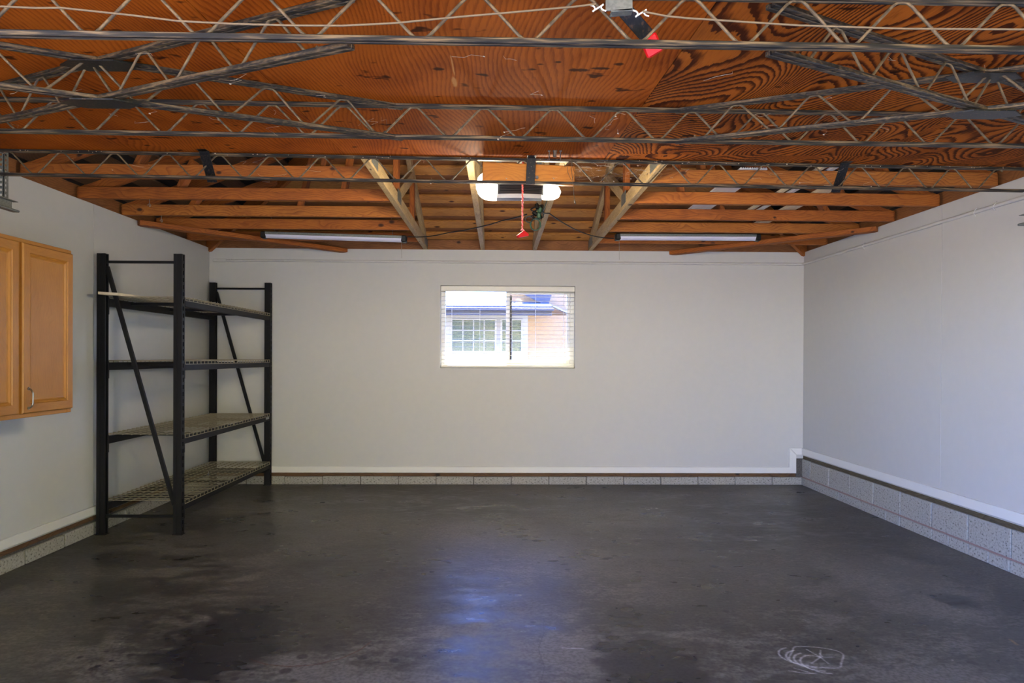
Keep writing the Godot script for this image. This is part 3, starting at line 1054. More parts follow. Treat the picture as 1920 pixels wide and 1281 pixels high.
func build_door() -> void:
	var g := node("garage_door", P(0.16, 2.0, 2.2))
	tag(g, "raised plywood tilt-up garage door stiffened with black steel web trusses", "garage door")
	var xa := -2.28
	var xb := 2.60
	var near := 1.05
	var cuts := [xa, -0.725, 0.4965, 1.717, xb]
	for k in 4:
		var s := mb()
		var l: float = cuts[k] + (0.0015 if k > 0 else 0.0)
		var r: float = cuts[k + 1] - (0.0015 if k < 3 else 0.0)
		var q := [Vector2(l, near), Vector2(r, near), Vector2(r, ply_edge(r)), Vector2(l, ply_edge(l))]
		var uo := Vector2([0.2, 0.0, 0.05, 0.55][k], [0.7, 0.0, 0.2, 0.9][k])
		var low := []
		var top := []
		var uv := []
		for v in q:
			low.append(P(v.x, door_y(v.y), v.y))
			top.append(P(v.x, door_y(v.y) + 0.016, v.y))
			uv.append(Vector2(v.x - cuts[k], v.y - near) + uo)
		quad(s, low[0], low[1], low[2], low[3], Vector3.DOWN, uv[0], uv[1], uv[2], uv[3])
		quad(s, top[0], top[1], top[2], top[3], Vector3.UP, uv[0], uv[1], uv[2], uv[3])
		for i in 4:
			var j := (i + 1) % 4
			var o: Vector3 = ((low[i] + low[j]) - (low[0] + low[1] + low[2] + low[3]) * 0.5)
			quad(s, low[i], low[j], top[j], top[i], o, uv[i], uv[j], uv[j], uv[i])
		obj("plywood_panel", s, M.ply[1 if k >= 2 else 0], g)
	# three trusses across and, between the front two, a crossed pair on each side
	var da := func(x: float, d: float, sk: float) -> Vector2: return Vector2(x, d + sk * (x - 0.16))
	door_truss(g, da.call(xa, 3.275, 0.037), da.call(xb, 3.275, 0.037), -2.126 - xa, 0.2355, 0.022, M.truss)
	door_truss(g, da.call(xa, 2.415, 0.0165), da.call(xb, 2.415, 0.0165), -1.644 - xa, 0.2445, 0.022, M.truss)
	door_truss(g, da.call(xa, 1.533, 0.007), da.call(xb, 1.533, 0.007), -0.898 - xa, 0.2405, 0.022, M.truss)
	for q in [[-0.338, -1.144, -1.95, 1.995], [0.62, 1.424, 2.228, 2.003]]:
		for v in [1.0, -1.0]:
			var a := Vector2(q[0], q[3] + v * 0.43)
			var b := Vector2(q[2], q[3] - v * 0.43)
			door_truss(g, a, b, 0.09 if v > 0 else 0.12, 0.242, 0.03, M.truss)
		for y in [-0.020, -0.129]:
			var s := mb()
			var yy: float = door_y(q[3]) + y
			prism(s, Transform3D(Basis(Vector3.RIGHT, -PI / 2 + atan(DT)), P(q[1], yy, q[3])), PackedVector2Array([Vector2(-0.115, 0.0), Vector2(-0.06, -0.045), Vector2(0.06, -0.045), Vector2(0.115, 0.0), Vector2(0.06, 0.045), Vector2(-0.06, 0.045)]), 0.004)
			obj("brace_plate", s, M.strap, g)
	# slanted straps holding the inner truss
	for q in [[-1.353, 3.195, 0], [1.665, 3.31, 0]]:
		var s := mb()
		var dd: float = q[1]
		beam(s, P(q[0], door_y(dd) - 0.004, dd - 0.02), P(q[0], door_y(dd) - 0.122, dd + 0.075), 0.045, 0.004, Vector3.BACK, 0.0008)
		bx(s, q[0] - 0.0225, q[0] + 0.0225, door_y(dd) - 0.005, door_y(dd) - 0.001, dd - 0.055, dd - 0.012, 0.0006)
		obj("strap", s, M.strap, g)
	# mounting block with its own strap, for the opener's arm
	var s := mb()
	beam(s, P(-0.082, 2.132, 3.272), P(0.356, 2.121, 3.292), 0.03, 0.092, Vector3.UP, 0.003, Vector2(0.4, 0.1))
	var mbk := obj("mounting_block", s, M.block_wood, g)
	s = mb()
	beam(s, P(0.149, 2.201, 3.245), P(0.144, 2.072, 3.257), 0.042, 0.004, Vector3.BACK, 0.0008)
	bx(s, 0.128, 0.170, 2.192, 2.196, 3.20, 3.247, 0.0006)
	obj("strap", s, M.strap, mbk)
	s = mb()
	tube(s, [P(0.176, 2.106, 3.262), P(0.176, 2.106, 3.254)], 0.0075, 10)
	obj("bolt", s, M.steel, mbk)
	# fasteners showing through the plywood
	for q in [[0.222, 0.0022, 0.042, 0.006], [0.248, 0.0075, 0.030, 0.010], [0.273, 0.0022, 0.046, 0.006]]:
		s = mb()
		var y := door_y(3.10)
		tube(s, [P(q[0], y + 0.001, 3.10), P(q[0], y - 0.004, 3.10)], q[3], 10)
		tube(s, [P(q[0], y - 0.003, 3.10), P(q[0], y - q[2], 3.10)], q[1], 8)
		obj("bolt", s, M.steel, g)
	# latch arm with its red grip, pivoting in a bracket at the front truss
	s = mb()
	bx(s, 0.226, 0.284, 2.000, 2.040, 1.478, 1.482, 0.0005)
	beam(s, P(0.238, 1.999, 1.490), P(0.285, 2.004, 1.490), 0.024, 0.004, Vector3.UP, 0.0005)
	obj("latch_bracket", s, M.zinc, g)
	s = mb()
	var a0 := P(0.262, 2.040, 1.525)
	var a1 := P(0.338, 1.994, 1.580)
	var a2 := P(0.362, 1.961, 1.600)
	beam(s, a0, a1, 0.034, 0.006, Vector3(-0.17, -0.42, 0.88).normalized(), 0.001)
	var arm := obj("latch_arm", s, M.strap, g)
	s = mb()
	beam(s, a1, a2, 0.040, 0.013, Vector3(-0.17, -0.42, 0.88).normalized(), 0.004)
	obj("grip", s, M.red, arm)
	arm.get_child(0).set_meta("label", "red plastic grip")
	for q in [[0.208, 2.000, 0.165], [0.300, 1.990, 0.33]]:
		s = mb()
		var pts := []
		for k in 24:
			var t := k / 23.0
			pts.append(P(q[0] + (t - 0.5) * 0.034 + 0.006 * sin(t * TAU * 2.0), q[1] + 0.006 * cos(t * TAU * 1.5), 1.468 + 0.004 * sin(t * TAU)))
		tube(s, pts, 0.0018, 6)
		obj("hook", s, M.white_hook, g)
	# cord slung from the hooks
	for q in [[[-1.25, 1.974], [-1.031, 1.976], [-0.966, 1.974], [-0.912, 1.975], [-0.77, 1.962], [-0.672, 1.951], [-0.562, 1.947], [-0.441, 1.945], [-0.331, 1.946], [-0.22, 1.953], [-0.087, 1.968], [0.024, 1.979], [0.158, 1.993], [0.20, 1.999]], [[0.300, 1.985], [0.348, 1.976], [0.393, 1.972], [0.631, 1.960], [0.858, 1.956], [1.109, 1.958], [1.5, 1.97]]]:
		s = mb()
		var pts := []
		for v in q:
			pts.append(P(v[0], v[1], 1.45))
		tube(s, pts, 0.0021, 6)
		obj("lock_cord", s, M.rope, g)


# ---------------------------------------------------------------- shelving rack
func rack_post(x: float, d: float, face: float, parent: Node3D) -> void:
	var s := mb()
	var w := 0.056
	var t := 0.046
	var h := 1.965
	# two side walls with a groove, a back lip and the slotted face
	for e in [-1.0, 1.0]:
		for r in [[-w / 2, -0.006, 0.0], [-0.006, 0.006, 0.004], [0.006, w / 2, 0.0]]:
			bx(s, x + r[0], x + r[1], 0.0, h, d + e * (t / 2 - r[2]) - 0.0012, d + e * (t / 2 - r[2]) + 0.0012)
	var xf := x + face * w / 2
	for e in [-1.0, 1.0]:
		bx(s, xf - 0.0012, xf + 0.0012, 0.0, h, d + e * t / 2, d + e * 0.008)
		bx(s, x - face * w / 2 - 0.001, x - face * w / 2 + 0.001, 0.0, h, d + e * t / 2, d + e * 0.012)
	var y := 0.0
	while y < h - 0.02:
		bx(s, xf - 0.0012, xf + 0.0012, y, minf(y + 0.02, h), d - 0.008, d + 0.008)
		y += 0.05
	bx(s, x - w / 2, x + w / 2, h - 0.002, h, d - t / 2, d + t / 2)
	bx(s, x - w / 2 - 0.006, x + w / 2 + 0.006, 0.0, 0.004, d - t / 2 - 0.006, d + t / 2 + 0.006)
	obj("post", s, M.rack, parent)

func build_rack() -> void:
	var r := node("storage_rack", P(-2.51, 0, 5.8))
	tag(r, "tall black steel storage rack with four wire-mesh shelves in the corner", "shelving rack")
	var xa := -2.773
	var xb := -2.243
	var da := 4.868
	var db := 6.730
	for d in [da, db]:
		rack_post(xa, d, -1.0, r)
		rack_post(xb, d, 1.0, r)
		var s := mb()
		beam(s, P(xa, 1.908, d), P(xb, 1.908, d), 0.018, 0.018, Vector3.UP, 0.002)
		obj("strut", s, M.rack, r)
		s = mb()
		beam(s, P(xa, 0.128, d), P(xb, 0.128, d), 0.018, 0.02, Vector3.UP, 0.002)
		obj("strut", s, M.rack, r)
		s = mb()
		beam(s, P(xa + 0.03, 1.875, d), P(xb - 0.03, 0.205, d), 0.02, 0.028, Vector3.RIGHT, 0.002)
		obj("diagonal_brace", s, M.rack, r)
	var tops := [1.672, 1.222, 0.702, 0.236]
	for k in 4:
		var y: float = tops[k]
		for x in [xa + 0.006, xb + 0.006]:
			var s := mb()
			bx(s, x - 0.018, x + 0.018, y - 0.072, y - 0.020, da + 0.024, db - 0.024, 0.003)
			bx(s, x - 0.006, x + 0.020, y - 0.024, y - 0.018, da + 0.024, db - 0.024)
			for d in [da + 0.026, db - 0.026]:
				bx(s, x - 0.02, x + 0.024, y - 0.13, y - 0.01, d - 0.002, d + 0.002)
			obj("beam", s, M.rack, r)
		for d in [5.2, 5.8, 6.4]:
			var s := mb()
			bx(s, xa + 0.02, xb - 0.01, y - 0.045, y - 0.022, d - 0.012, d + 0.012, 0.002)
			obj("shelf_support", s, M.rack, r)
		# two wire decks side by side
		for half in 2:
			var s := mb()
			var d0 := 4.90 + 0.9 * half
			var d1 := d0 + 0.885
			var d := d0
			while d <= d1 + 0.001:
				beam(s, P(xa - 0.012, y - 0.003, d), P(xb + 0.030, y - 0.003, d), 0.0042, 0.0042)
				for e in [xa - 0.012, xb + 0.030]:
					beam(s, P(e, y - 0.001, d), P(e, y - 0.030, d), 0.0042, 0.0042, Vector3.BACK)
				d += 0.0632
			var n := 10
			for i in n:
				var x := xa - 0.004 + (xb - xa + 0.028) * i / (n - 1)
				beam(s, P(x, y - 0.0062, d0), P(x, y - 0.0062, d1), 0.0042, 0.0042)
			for e in [xa - 0.012, xb + 0.030]:
				beam(s, P(e, y - 0.028, d0), P(e, y - 0.028, d1), 0.0042, 0.0042)
			obj("wire_deck", s, M.wire, r)
	var s := mb()
	bx(s, -2.2185, -2.2175, 0.648, 0.668, 6.60, 6.69)
	obj("maker_plate", s, M.silver, r)
	# pale board left on the top shelf
	s = mb()
	prism(s, Transform3D(Basis(Vector3.RIGHT, -PI / 2), P(0, 1.681, 0)), PackedVector2Array([Vector2(-2.742, 4.757), Vector2(-2.655, 4.84), Vector2(-2.595, 5.15), Vector2(-2.70, 5.45)]), 0.018)
	tag(obj("scrap_board", s, M.plank), "pale offcut of board lying on the rack's top shelf", "board")


# ---------------------------------------------------------------- wall cabinet
func build_cabinets() -> void:
	var xf := XL + 0.285
	var d1 := 4.118
	var d0 := 3.205
	var y0 := 0.918
	var y1 := 1.871
	var o := node("wall_cabinet", P(XL + 0.14, y0, (d0 + d1) / 2))
	tag(o, "honey maple wall cabinet with two raised-panel doors on the wall", "cabinet")
	var s := mb()
	bx(s, XL + 0.001, xf - 0.001, y0, y1, d0, d1, 0.002, Vector2(0.3, 0.1))
	obj("body", s, M.maple, o)
	# face frame
	s = mb()
	for q in [[d0, d0 + 0.04, y0, y1], [d1 - 0.04, d1, y0, y1], [(d0 + d1) / 2 - 0.035, (d0 + d1) / 2 + 0.035, y0, y1]]:
		bx(s, xf - 0.001, xf + 0.018, q[2], q[3], q[0], q[1], 0.0015, Vector2(0.1, 0.2))
	for q in [[y0, y0 + 0.04], [y1 - 0.04, y1]]:
		bx(s, xf - 0.001, xf + 0.0178, q[0], q[1], d0 + 0.04, d1 - 0.04, 0.0015, Vector2(0.9, 0.1))
	obj("face_frame", s, M.maple, o)
	var b := Basis(Vector3(0, 0, -1), Vector3(0, 1, 0), Vector3(1, 0, 0))
	for k in 2:
		var da := 3.680 if k == 0 else 3.218
		var db := 4.108 if k == 0 else 3.652
		s = mb()
		ringed(s, Transform3D(b, P(xf + 0.018, (y0 + y1) / 2 + 0.001, (da + db) / 2)), db - da, 0.908, [[0.0, 0.0], [0.0, 0.012], [0.006, 0.019], [0.050, 0.019], [0.054, 0.014], [0.060, 0.0155], [0.070, 0.008], [0.078, 0.006]], Vector2(0.2 + k, 0.07))
		var door := obj("cabinet_door", s, M.maple, o)
		if k == 0:
			s = mb()
			var xh := xf + 0.037
			var pts := []
			for t in [[0.0, 0.0], [0.012, 0.004], [0.020, 0.014], [0.024, 0.026], [0.024, 0.078], [0.020, 0.090], [0.012, 0.100], [0.0, 0.104]]:
				pts.append(P(xh + t[0], 0.970 + t[1], 3.721))
			tube(s, pts, 0.0046, 8)
			for e in [0.970, 1.074]:
				tube(s, [P(xh - 0.002, e, 3.721), P(xh + 0.004, e, 3.721)], 0.0085, 10)
			var hd := obj("handle", s, M.chrome, door)
			hd.set_meta("label", "polished nickel bow handle")


# ---------------------------------------------------------------- opener
func build_opener() -> void:
	var o := node("door_opener", P(0.1, 2.09, 3.9))
	tag(o, "black garage door opener with glowing white lamp lenses, above the red pull handle", "door opener")
	var yt := 2.245
	var d0 := 3.74
	# housing: curved front, black grille above a silver band
	var prof := func(x: float) -> float: return 0.030 * (1.0 - pow((x - 0.105) / 0.235, 2.0))
	var mk := func(x0: float, x1: float, lo: float, hi: float, bulge: float, dep: float, n: int) -> SurfaceTool:
		var s := mb()
		var f := []
		var bk := []
		for i in n + 1:
			var x := lerpf(x0, x1, float(i) / n)
			var sag: float = prof.call(x)
			var front: float = d0 - sag * bulge
			f.append([P(x, lo - (sag - 0.03) * -0.35, front), P(x, hi, front - 0.004)])
			bk.append([P(x, minf(lo + 0.085, hi - 0.004), d0 + dep), P(x, hi, d0 + dep)])
		for i in n:
			quad(s, f[i][0], f[i + 1][0], f[i + 1][1], f[i][1], Vector3.BACK)
			quad(s, f[i][1], f[i + 1][1], bk[i + 1][1], bk[i][1], Vector3.UP)
			quad(s, f[i][0], f[i + 1][0], bk[i + 1][0], bk[i][0], Vector3.DOWN)
			quad(s, bk[i][0], bk[i + 1][0], bk[i + 1][1], bk[i][1], Vector3.FORWARD)
		quad(s, f[0][0], f[0][1], bk[0][1], bk[0][0], Vector3.LEFT)
		quad(s, f[n][0], f[n][1], bk[n][1], bk[n][0], Vector3.RIGHT)
		return s
	obj("housing", mk.call(-0.012, 0.238, 2.133, yt, 1.0, 0.30, 10), M.black, o)
	obj("band", mk.call(-0.016, 0.226, 2.112, 2.133, 1.25, 0.03, 10), M.silver, o)
	obj("base", mk.call(-0.016, 0.226, 2.100, 2.112, 1.15, 0.02, 10), M.black_gloss, o)
	# grille slots
	for k in 5:
		var s := mb()
		var y := 2.152 + 0.009 * k
		var pts := []
		for i in 9:
			var x := lerpf(0.0, 0.226, i / 8.0)
			pts.append(P(x, y, d0 - prof.call(x) - 0.006))
		tube(s, pts, 0.0018, 4)
		obj("grille_bar", s, M.black_gloss, o)
	# lamp lenses, rounded outwards
	for side in [-1, 1]:
		var s := mb()
		var xi := -0.013 if side < 0 else 0.236
		var xo := -0.130 if side < 0 else 0.333
		var top := 2.262 if side < 0 else 2.195
		var lo := 2.098 if side < 0 else 2.104
		var n := 10
		var rows := []
		for i in n + 1:
			var t := float(i) / n
			var e := sqrt(maxf(0.0, 1.0 - pow(t, 3.2)))
			var x := lerpf(xi, xo, t)
			var cy := lerpf(lo, top, 0.55)
			var sag: float = maxf(prof.call(x), -0.02)
			rows.append([P(x, lerpf(cy, lo, e), d0 - sag), P(x, cy, d0 - sag - 0.012 * e), P(x, lerpf(cy, top, e), d0 - sag), P(x, lerpf(cy, top, e), d0 + 0.25 * (0.4 + 0.6 * e)), P(x, lerpf(cy, lo + 0.075, e), d0 + 0.25 * (0.4 + 0.6 * e))])
		for i in n:
			for k in 5:
				var j := (k + 1) % 5
				quad(s, rows[i][k], rows[i + 1][k], rows[i + 1][j], rows[i][j], [Vector3.BACK, Vector3.BACK, Vector3.UP, Vector3.FORWARD, Vector3.DOWN][k])
		var lens := obj("lamp_lens", s, M.glow, o)
		lens.set_meta("label", "glowing white lamp lens")
		var l := OmniLight3D.new()
		l.name = "lamp_light"
		l.light_color = Color(1.0, 0.93, 0.80)
		l.light_energy = 0.32
		l.light_size = 0.05
		l.omni_range = 12.0
		l.omni_attenuation = 2.0
		l.shadow_enabled = true
		o.add_child(l)
		l.global_position = P(-0.075 if side < 0 else 0.285, 2.05, 3.79)
	# rail to the front wall, above the raised door, and hangers to the trusses
	var s := mb()
	bx(s, 0.09, 0.12, 2.252, 2.285, FRONT + 0.02, 3.9, 0.002)
	obj("rail", s, M.zinc, o)
	for x in [-0.005, 0.225]:
		s = mb()
		bx(s, x - 0.015, x + 0.015, 2.24, 2.40, 3.93, 3.934)
		bx(s, x - 0.139 if x < 0.1 else x, x if x < 0.1 else x + 0.10, 2.397, 2.400, 3.90, 3.934)
		obj("hanger", s, M.zinc, o)
	# release cord and handle
	var h := node("release_handle", P(0.114, 1.855, 3.42))
	tag(h, "red emergency release handle hanging on a red and white cord", "handle")
	s = mb()
	var pts := []
	for k in 40:
		var t := k / 39.0
		pts.append(P(0.113 + 0.0022 * cos(t * 95.0), lerpf(2.255, 1.885, t), 3.42 + 0.0022 * sin(t * 95.0)))
	tube(s, pts, 0.0032, 6)
	obj("cord", s, M.pink, h)
	s = mb()
	pts = []
	for k in 60:
		var t := k / 59.0
		pts.append(P(0.113 + 0.0045 * cos(t * 95.0 + PI), lerpf(2.255, 1.885, t), 3.42 + 0.0045 * sin(t * 95.0 + PI)))
	tube(s, pts, 0.0022, 5)
	obj("cord_strand", s, M.red, h)
	s = mb()
	tube(s, [P(0.106, 1.884, 3.42), P(0.113, 1.890, 3.417), P(0.121, 1.884, 3.42), P(0.114, 1.878, 3.424)], 0.0042, 6)
	obj("knot", s, M.pink, h)
	s = mb()
	prism(s, Transform3D(Basis(Vector3.UP, 0.35), P(0.114, 1.868, 3.42)), PackedVector2Array([Vector2(-0.028, -0.010), Vector2(-0.022, -0.022), Vector2(0.029, -0.010), Vector2(0.029, -0.001), Vector2(0.004, 0.015)]), 0.022)
	obj("grip", s, M.red, h)
	# tracks at the sides of the door, hung on perforated angle
	for side in [-1, 1]:
		var t := node("door_track", P(-2.42 if side < 0 else 2.60, 1.97, 2.5))
		tag(t, "galvanised door track on perforated angle beside the %s" % ("wall with the maple cabinet" if side < 0 else "wall with the block kerb"), "track", "door tracks")
		var xt := -2.405 if side < 0 else 2.622
		s = mb()
		var y := 1.985 if side < 0 else 1.95
		var de := 3.44 if side < 0 else 3.385
		beam(s, P(xt, y + 0.02, FRONT + 0.02), P(xt, y, de), 0.003, 0.05, Vector3.UP)
		beam(s, P(xt - side * 0.012, y - 0.005, FRONT + 0.02), P(xt - side * 0.012, y - 0.025, de + 0.012), 0.026, 0.004, Vector3.UP)
		beam(s, P(xt - side * 0.012, y + 0.045, FRONT + 0.02), P(xt - side * 0.012, y + 0.025, de + 0.012), 0.026, 0.003, Vector3.UP)
		tube(s, [P(xt - side * 0.026, y - 0.002, FRONT + 0.02), P(xt - side * 0.026, y - 0.022, de + 0.012)], 0.006, 6)
		obj("rail", s, M.zinc, t)
		# perforated angle: strips between the holes
		s = mb()
		var ht := 2.40
		var xh: float = xt + side * 0.006
		var dh := de - 0.045
		for leg in 2:
			for e in [[0.0, 0.009], [0.021, 0.032]]:
				if leg == 0:
					bx(s, xh + side * e[0], xh + side * e[1], y - 0.02, ht, dh, dh + 0.0025)
				else:
					bx(s, xh, xh + side * 0.0025, y - 0.02, ht, dh + e[0], dh + e[1])
			var yy := y - 0.02
			while yy < ht:
				if leg == 0:
					bx(s, xh + side * 0.009, xh + side * 0.021, yy, minf(yy + 0.013, ht), dh, dh + 0.0025)
				else:
					bx(s, xh, xh + side * 0.0025, yy, minf(yy + 0.013, ht), dh + 0.009, dh + 0.021)
				yy += 0.0245
		obj("perforated_angle", s, M.zinc, t)


# ---------------------------------------------------------------- shop lights and cords
func build_lamps() -> void:
	for i in 2:
		var x0: float = [-2.066, 1.013][i]
		var x1: float = [-0.809, 2.290][i]
		var y: float = [2.298, 2.304][i]
		var tilt: float = [-0.027, 0.005][i]
		var d := 6.02
		var o := node("shop_light", P((x0 + x1) / 2, y - 0.03, d))
		tag(o, "unlit shop light with black end caps hung on the %s side" % ["storage rack's", "block kerb's"][i], "shop light", "hanging shop lights")
		var ya := y + 0.010
		var yb := y + 0.010 + tilt
		var s := mb()
		beam(s, P(x0 + 0.03, ya + 0.012, d), P(x1 - 0.03, yb + 0.012, d), 0.075, 0.026, Vector3.UP, 0.004)
		obj("housing", s, M.zinc, o)
		s = mb()
		var n := 8
		for k in n:
			var a := PI + PI * k / n
			var b := PI + PI * (k + 1) / n
			var pa := [P(x0 + 0.04, ya + sin(a) * 0.03, d + cos(a) * 0.036), P(x1 - 0.04, yb + sin(a) * 0.03, d + cos(a) * 0.036), P(x1 - 0.04, yb + sin(b) * 0.03, d + cos(b) * 0.036), P(x0 + 0.04, ya + sin(b) * 0.03, d + cos(b) * 0.036)]
			quad(s, pa[0], pa[1], pa[2], pa[3], Vector3(0, sin(a), -cos(a)))
		obj("lens", s, M.lens, o)
		for e in [[x0, ya], [x1, yb]]:
			s = mb()
			var sg := 1.0 if e[0] == x0 else -1.0
			bx(s, e[0], e[0] + sg * 0.045, e[1] - 0.032, e[1] + 0.027, d - 0.041, d + 0.041, 0.008)
			obj("end_cap", s, M.black, o)
		for e in [[x0 + 0.12, ya], [x1 - 0.12, yb]]:
			s = mb()
			tube(s, [P(e[0], e[1] + 0.02, d), P(e[0] + 0.01, TOP + 0.13, d - 0.16)], 0.0016, 4)
			obj("hanger_wire", s, M.steel, o)
		s = mb()
		var xc: float = [-0.851, 1.046][i]
		tube(s, [P(xc, 2.275, d - 0.02), P(xc + 0.002, 2.112, d - 0.02)], 0.0014, 4)
		obj("pull_chain", s, M.steel, o)
	# supply cord strung between the two lights over the jack trusses
	var runs := [[[-0.80, 2.302, 6.02], [-0.633, 2.300, 6.0], [-0.434, 2.301, 5.81], [-0.157, 2.302, 5.54], [0.013, 2.302, 5.29], [0.20, 2.306, 5.06]], [[0.30, 2.31, 5.0], [0.361, 2.302, 5.0], [0.517, 2.302, 5.40], [0.682, 2.301, 5.73], [0.847, 2.301, 5.95], [1.00, 2.302, 6.02]]]
	var w := node("light_cord", P(0.25, 2.3, 5.6))
	tag(w, "black supply cord strung between the two shop lights", "cord")
	for r in runs:
		var s := mb()
		var cv := Curve3D.new()
		for q in r:
			cv.add_point(P(q[0], q[1], q[2]))
		var pts := []
		for k in r.size():
			pts.append(P(r[k][0], r[k][1], r[k][2]))
			if k < r.size() - 1:
				var a: Vector3 = P(r[k][0], r[k][1], r[k][2])
				var b: Vector3 = P(r[k + 1][0], r[k + 1][1], r[k + 1][2])
				pts.append(a.lerp(b, 0.5) - Vector3(0, 0.004, 0))
		tube(s, pts, 0.0045, 6)
		obj("run", s, M.black, w)
	# tangle of plugs and green extension cord at the third jack truss
	var t := node("cord_tangle", P(0.28, 2.18, 5.05))
	tag(t, "tangle of black plugs and green extension cord on the jack truss", "cords")
	var s := mb()
	var c := P(0.275, 2.315, 5.03)
	var pts := []
	for k in 70:
		var a := k * 0.42
		pts.append(c + Vector3(0.04 * sin(a * 1.3) + 0.012 * sin(a * 3.1), 0.045 * cos(a) + 0.01 * sin(a * 2.3), 0.02 * sin(a * 1.7)))
	tube(s, pts, 0.0048, 5)
	obj("black_cord", s, M.black, t)
	s = mb()
	pts = []
	for k in 24:
		var a := TAU * k / 15.0
		pts.append(P(0.215 + 0.026 * cos(a), 2.262 + 0.022 * sin(a), 5.02 + 0.004 * k / 23.0))
	tube(s, pts, 0.0045, 5)
	obj("black_cord", s, M.black, t)
	for q in [[0.272, 2.352, 0.3], [0.292, 2.325, -0.5], [0.258, 2.300, 0.9], [0.285, 2.285, 0.1]]:
		s = mb()
		cbox(s, Transform3D(Basis(Vector3.BACK, q[2]), P(q[0], q[1], 5.0)), Vector3(0.028, 0.042, 0.026), 0.006)
		obj("plug", s, M.black_gloss if q[2] > 0.2 else M.green_wire, t)
	s = mb()
	pts = []
	for k in 60:
		var a := k * 0.33
		pts.append(P(0.262 + 0.036 * cos(a) + 0.004 * sin(a * 2.7), 2.225 + 0.042 * sin(a), 5.03 + 0.008 * sin(a * 0.8)))
	tube(s, pts, 0.0038, 5)
	obj("green_cord", s, M.green_wire, t)
	s = mb()
	tube(s, [P(0.285, 2.30, 5.0), P(0.312, 2.30, 4.9), P(0.314, 2.296, 4.6), P(0.314, 2.30, 4.2), P(0.32, 2.27, 3.98)], 0.0035, 5)
	obj("green_cord", s, M.green_wire, t)


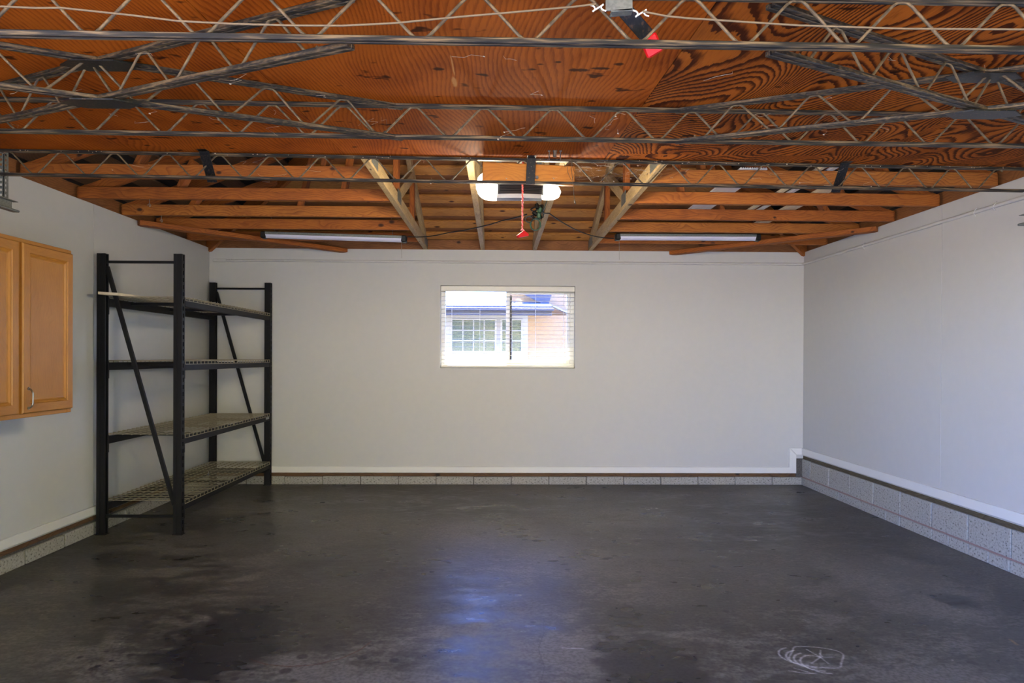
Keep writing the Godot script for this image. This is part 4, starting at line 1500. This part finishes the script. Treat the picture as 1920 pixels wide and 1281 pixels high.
# ---------------------------------------------------------------- the rest
func build_small_things() -> void:
	# cable clipped round the back and right walls, painted over
	var o := node("wall_cable", P(0.1, 2.19, BW))
	tag(o, "painted-over cable clipped along the back and right walls near their top", "cable")
	var s := mb()
	tube(s, [P(-2.665, 2.186, BW - 0.008), P(-2.3, 2.190, BW - 0.009), P(-1.2, 2.188, BW - 0.009), P(0.5, 2.189, BW - 0.009), P(2.4, 2.190, BW - 0.009), P(2.985, 2.191, BW - 0.010), P(3.008, 2.192, BW - 0.018), P(XR - 0.010, 2.192, BW - 0.05), P(XR - 0.011, 2.192, 5.8), P(XR - 0.011, 2.190, 4.5), P(XR - 0.011, 2.185, 3.4), P(XR - 0.011, 2.185, 1.0)], 0.0125, 8)
	obj("cable", s, M.cable, o)
	s = mb()
	bx(s, -2.795, -2.665, 2.172, 2.204, BW - 0.016, BW, 0.008)
	obj("socket_end", s, M.cable, o)
	for q in [[4.30, 0.0], [5.63, 0.0], [4.13, 0.0]]:
		s = mb()
		tube(s, [P(XR - 0.004, 2.212, q[0]), P(XR - 0.022, 2.20, q[0] - 0.01), P(XR - 0.023, 2.18, q[0] + 0.006), P(XR - 0.004, 2.163, q[0] + 0.012)], 0.003, 5)
		obj("clip", s, M.trim, o)
	for x in [-2.62, -2.1, -0.9, 0.9, 2.2]:
		s = mb()
		bx(s, x - 0.006, x + 0.006, 2.176, 2.202, BW - 0.02, BW, 0.003)
		obj("clip", s, M.cable, o)
	# things laid on the trusses
	s = mb()
	var y := TOP + 0.082
	bx(s, 1.445, 1.612, y, y + 0.006, 4.12, 5.30)
	for k in 12:
		bx(s, 1.449 + k * 0.0138, 1.456 + k * 0.0138, y + 0.006, y + 0.012, 4.12, 5.30)
		bx(s, 1.449 + k * 0.0138, 1.455 + k * 0.0138, y - 0.0012, y + 0.001, 4.17, 4.675)
		bx(s, 1.449 + k * 0.0138, 1.455 + k * 0.0138, y - 0.0012, y + 0.001, 4.725, 5.215)
	tag(obj("ribbed_panel", s, M.white_panel), "white ribbed plastic panel stored flat on the side trusses", "panel")
	s = mb()
	bx(s, 1.918, 1.945, y, y + 0.02, 4.05, 5.6, 0.001)
	tag(obj("stored_batten", s, M.plank), "thin pale wooden batten stored on the side trusses", "batten")
	s = mb()
	bx(s, 1.984, 2.018, y, y + 0.015, 4.05, 5.6, 0.001)
	tag(obj("stored_strip", s, M.white_panel), "narrow white strip stored on the side trusses beside a batten", "strip")
	s = mb()
	bx(s, 2.165, 2.262, y, y + 0.019, 4.4, 5.9, 0.001, Vector2(0.2, 0.1))
	tag(obj("stored_plank", s, M.plank), "wide pale plank stored on the side trusses near the wall", "plank")
	# screw hooks under the chords
	for q in [[-2.367, 4.70, "second"], [-2.549, 5.24, "third"]]:
		s = mb()
		var pts := [P(q[0], TOP + 0.01, q[1]), P(q[0], TOP - 0.03, q[1])]
		for k in 10:
			var a := -PI / 2 + TAU * 0.8 * k / 9.0
			pts.append(P(q[0] + 0.010 * cos(a) * 1.0, TOP - 0.040 - 0.010 * sin(a + PI), q[1]))
		tube(s, pts, 0.0018, 5)
		tag(obj("screw_hook", s, M.steel), "small screw hook under the side truss above the rack, %s chord" % ("nearer the door" if q[2] == "second" else "nearer the back wall"), "hook", "screw hooks")
	# loose wires hanging from the inner truss of the door
	s = mb()
	tube(s, [P(0.330, 2.185, 3.20), P(0.334, 2.14, 3.22), P(0.342, 2.09, 3.225), P(0.347, 2.03, 3.23), P(0.353, 1.985, 3.23)], 0.0014, 5)
	tube(s, [P(0.302, 2.168, 3.235), P(0.306, 2.150, 3.235), P(0.318, 2.152, 3.235), P(0.320, 2.125, 3.235), P(0.337, 2.085, 3.235), P(0.353, 2.12, 3.235), P(0.344, 2.145, 3.235), P(0.338, 2.175, 3.235)], 0.0014, 5)
	tube(s, [P(0.352, 1.992, 3.23), P(0.355, 1.976, 3.23)], 0.0035, 6)
	tag(obj("loose_wire", s, M.rod), "twisted loose wire dangling in front of the wooden mounting block", "wire")
	# cobwebs on the door's trusses
	s = mb()
	for k in 150:
		var a: Vector3
		match k % 5:
			0, 1:
				a = P(rng.randf_range(0.35, 0.75), 2.19 - absf(rng.randfn(0, 0.05)), 3.29)
			2:
				a = P(rng.randf_range(-2.2, 2.5), door_y(2.4) - rng.randf_range(0.0, 0.1), 2.41)
			3:
				a = P(rng.randf_range(-2.2, 2.5), door_y(3.26) - rng.randf_range(0.0, 0.1), 3.27)
			4:
				a = P(rng.randf_range(-2.0, 2.2), door_y(2.0) - rng.randf_range(0.0, 0.1), rng.randf_range(1.75, 2.3))
		var pts := [a]
		for q in 3:
			a += Vector3(rng.randfn(0, 0.02), -rng.randf_range(-0.006, 0.014), rng.randfn(0, 0.008))
			pts.append(a)
		tube(s, pts, rng.randf_range(0.00025, 0.0005), 3)
		if k % 3 == 0:
			tube(s, [a, a + Vector3(0.005, -0.002, 0.001)], rng.randf_range(0.001, 0.0025), 5)
	# spider cocoons and droppings along the inner truss
	for k in 70:
		var x := rng.randf_range(-2.2, 2.5)
		var dd := 3.275 + 0.037 * (x - 0.16) - 0.0125
		var a := P(x, door_y(dd) - rng.randf_range(0.002, 0.012), dd)
		tube(s, [a, a + Vector3(rng.randf_range(0.001, 0.006), rng.randf_range(-0.002, 0.001), 0.0012)], rng.randf_range(0.0008, 0.0022), 5)
	tag(obj("cobwebs", s, M.web), "dusty cobwebs clinging to the steel trusses of the door", "cobweb", "", "stuff")
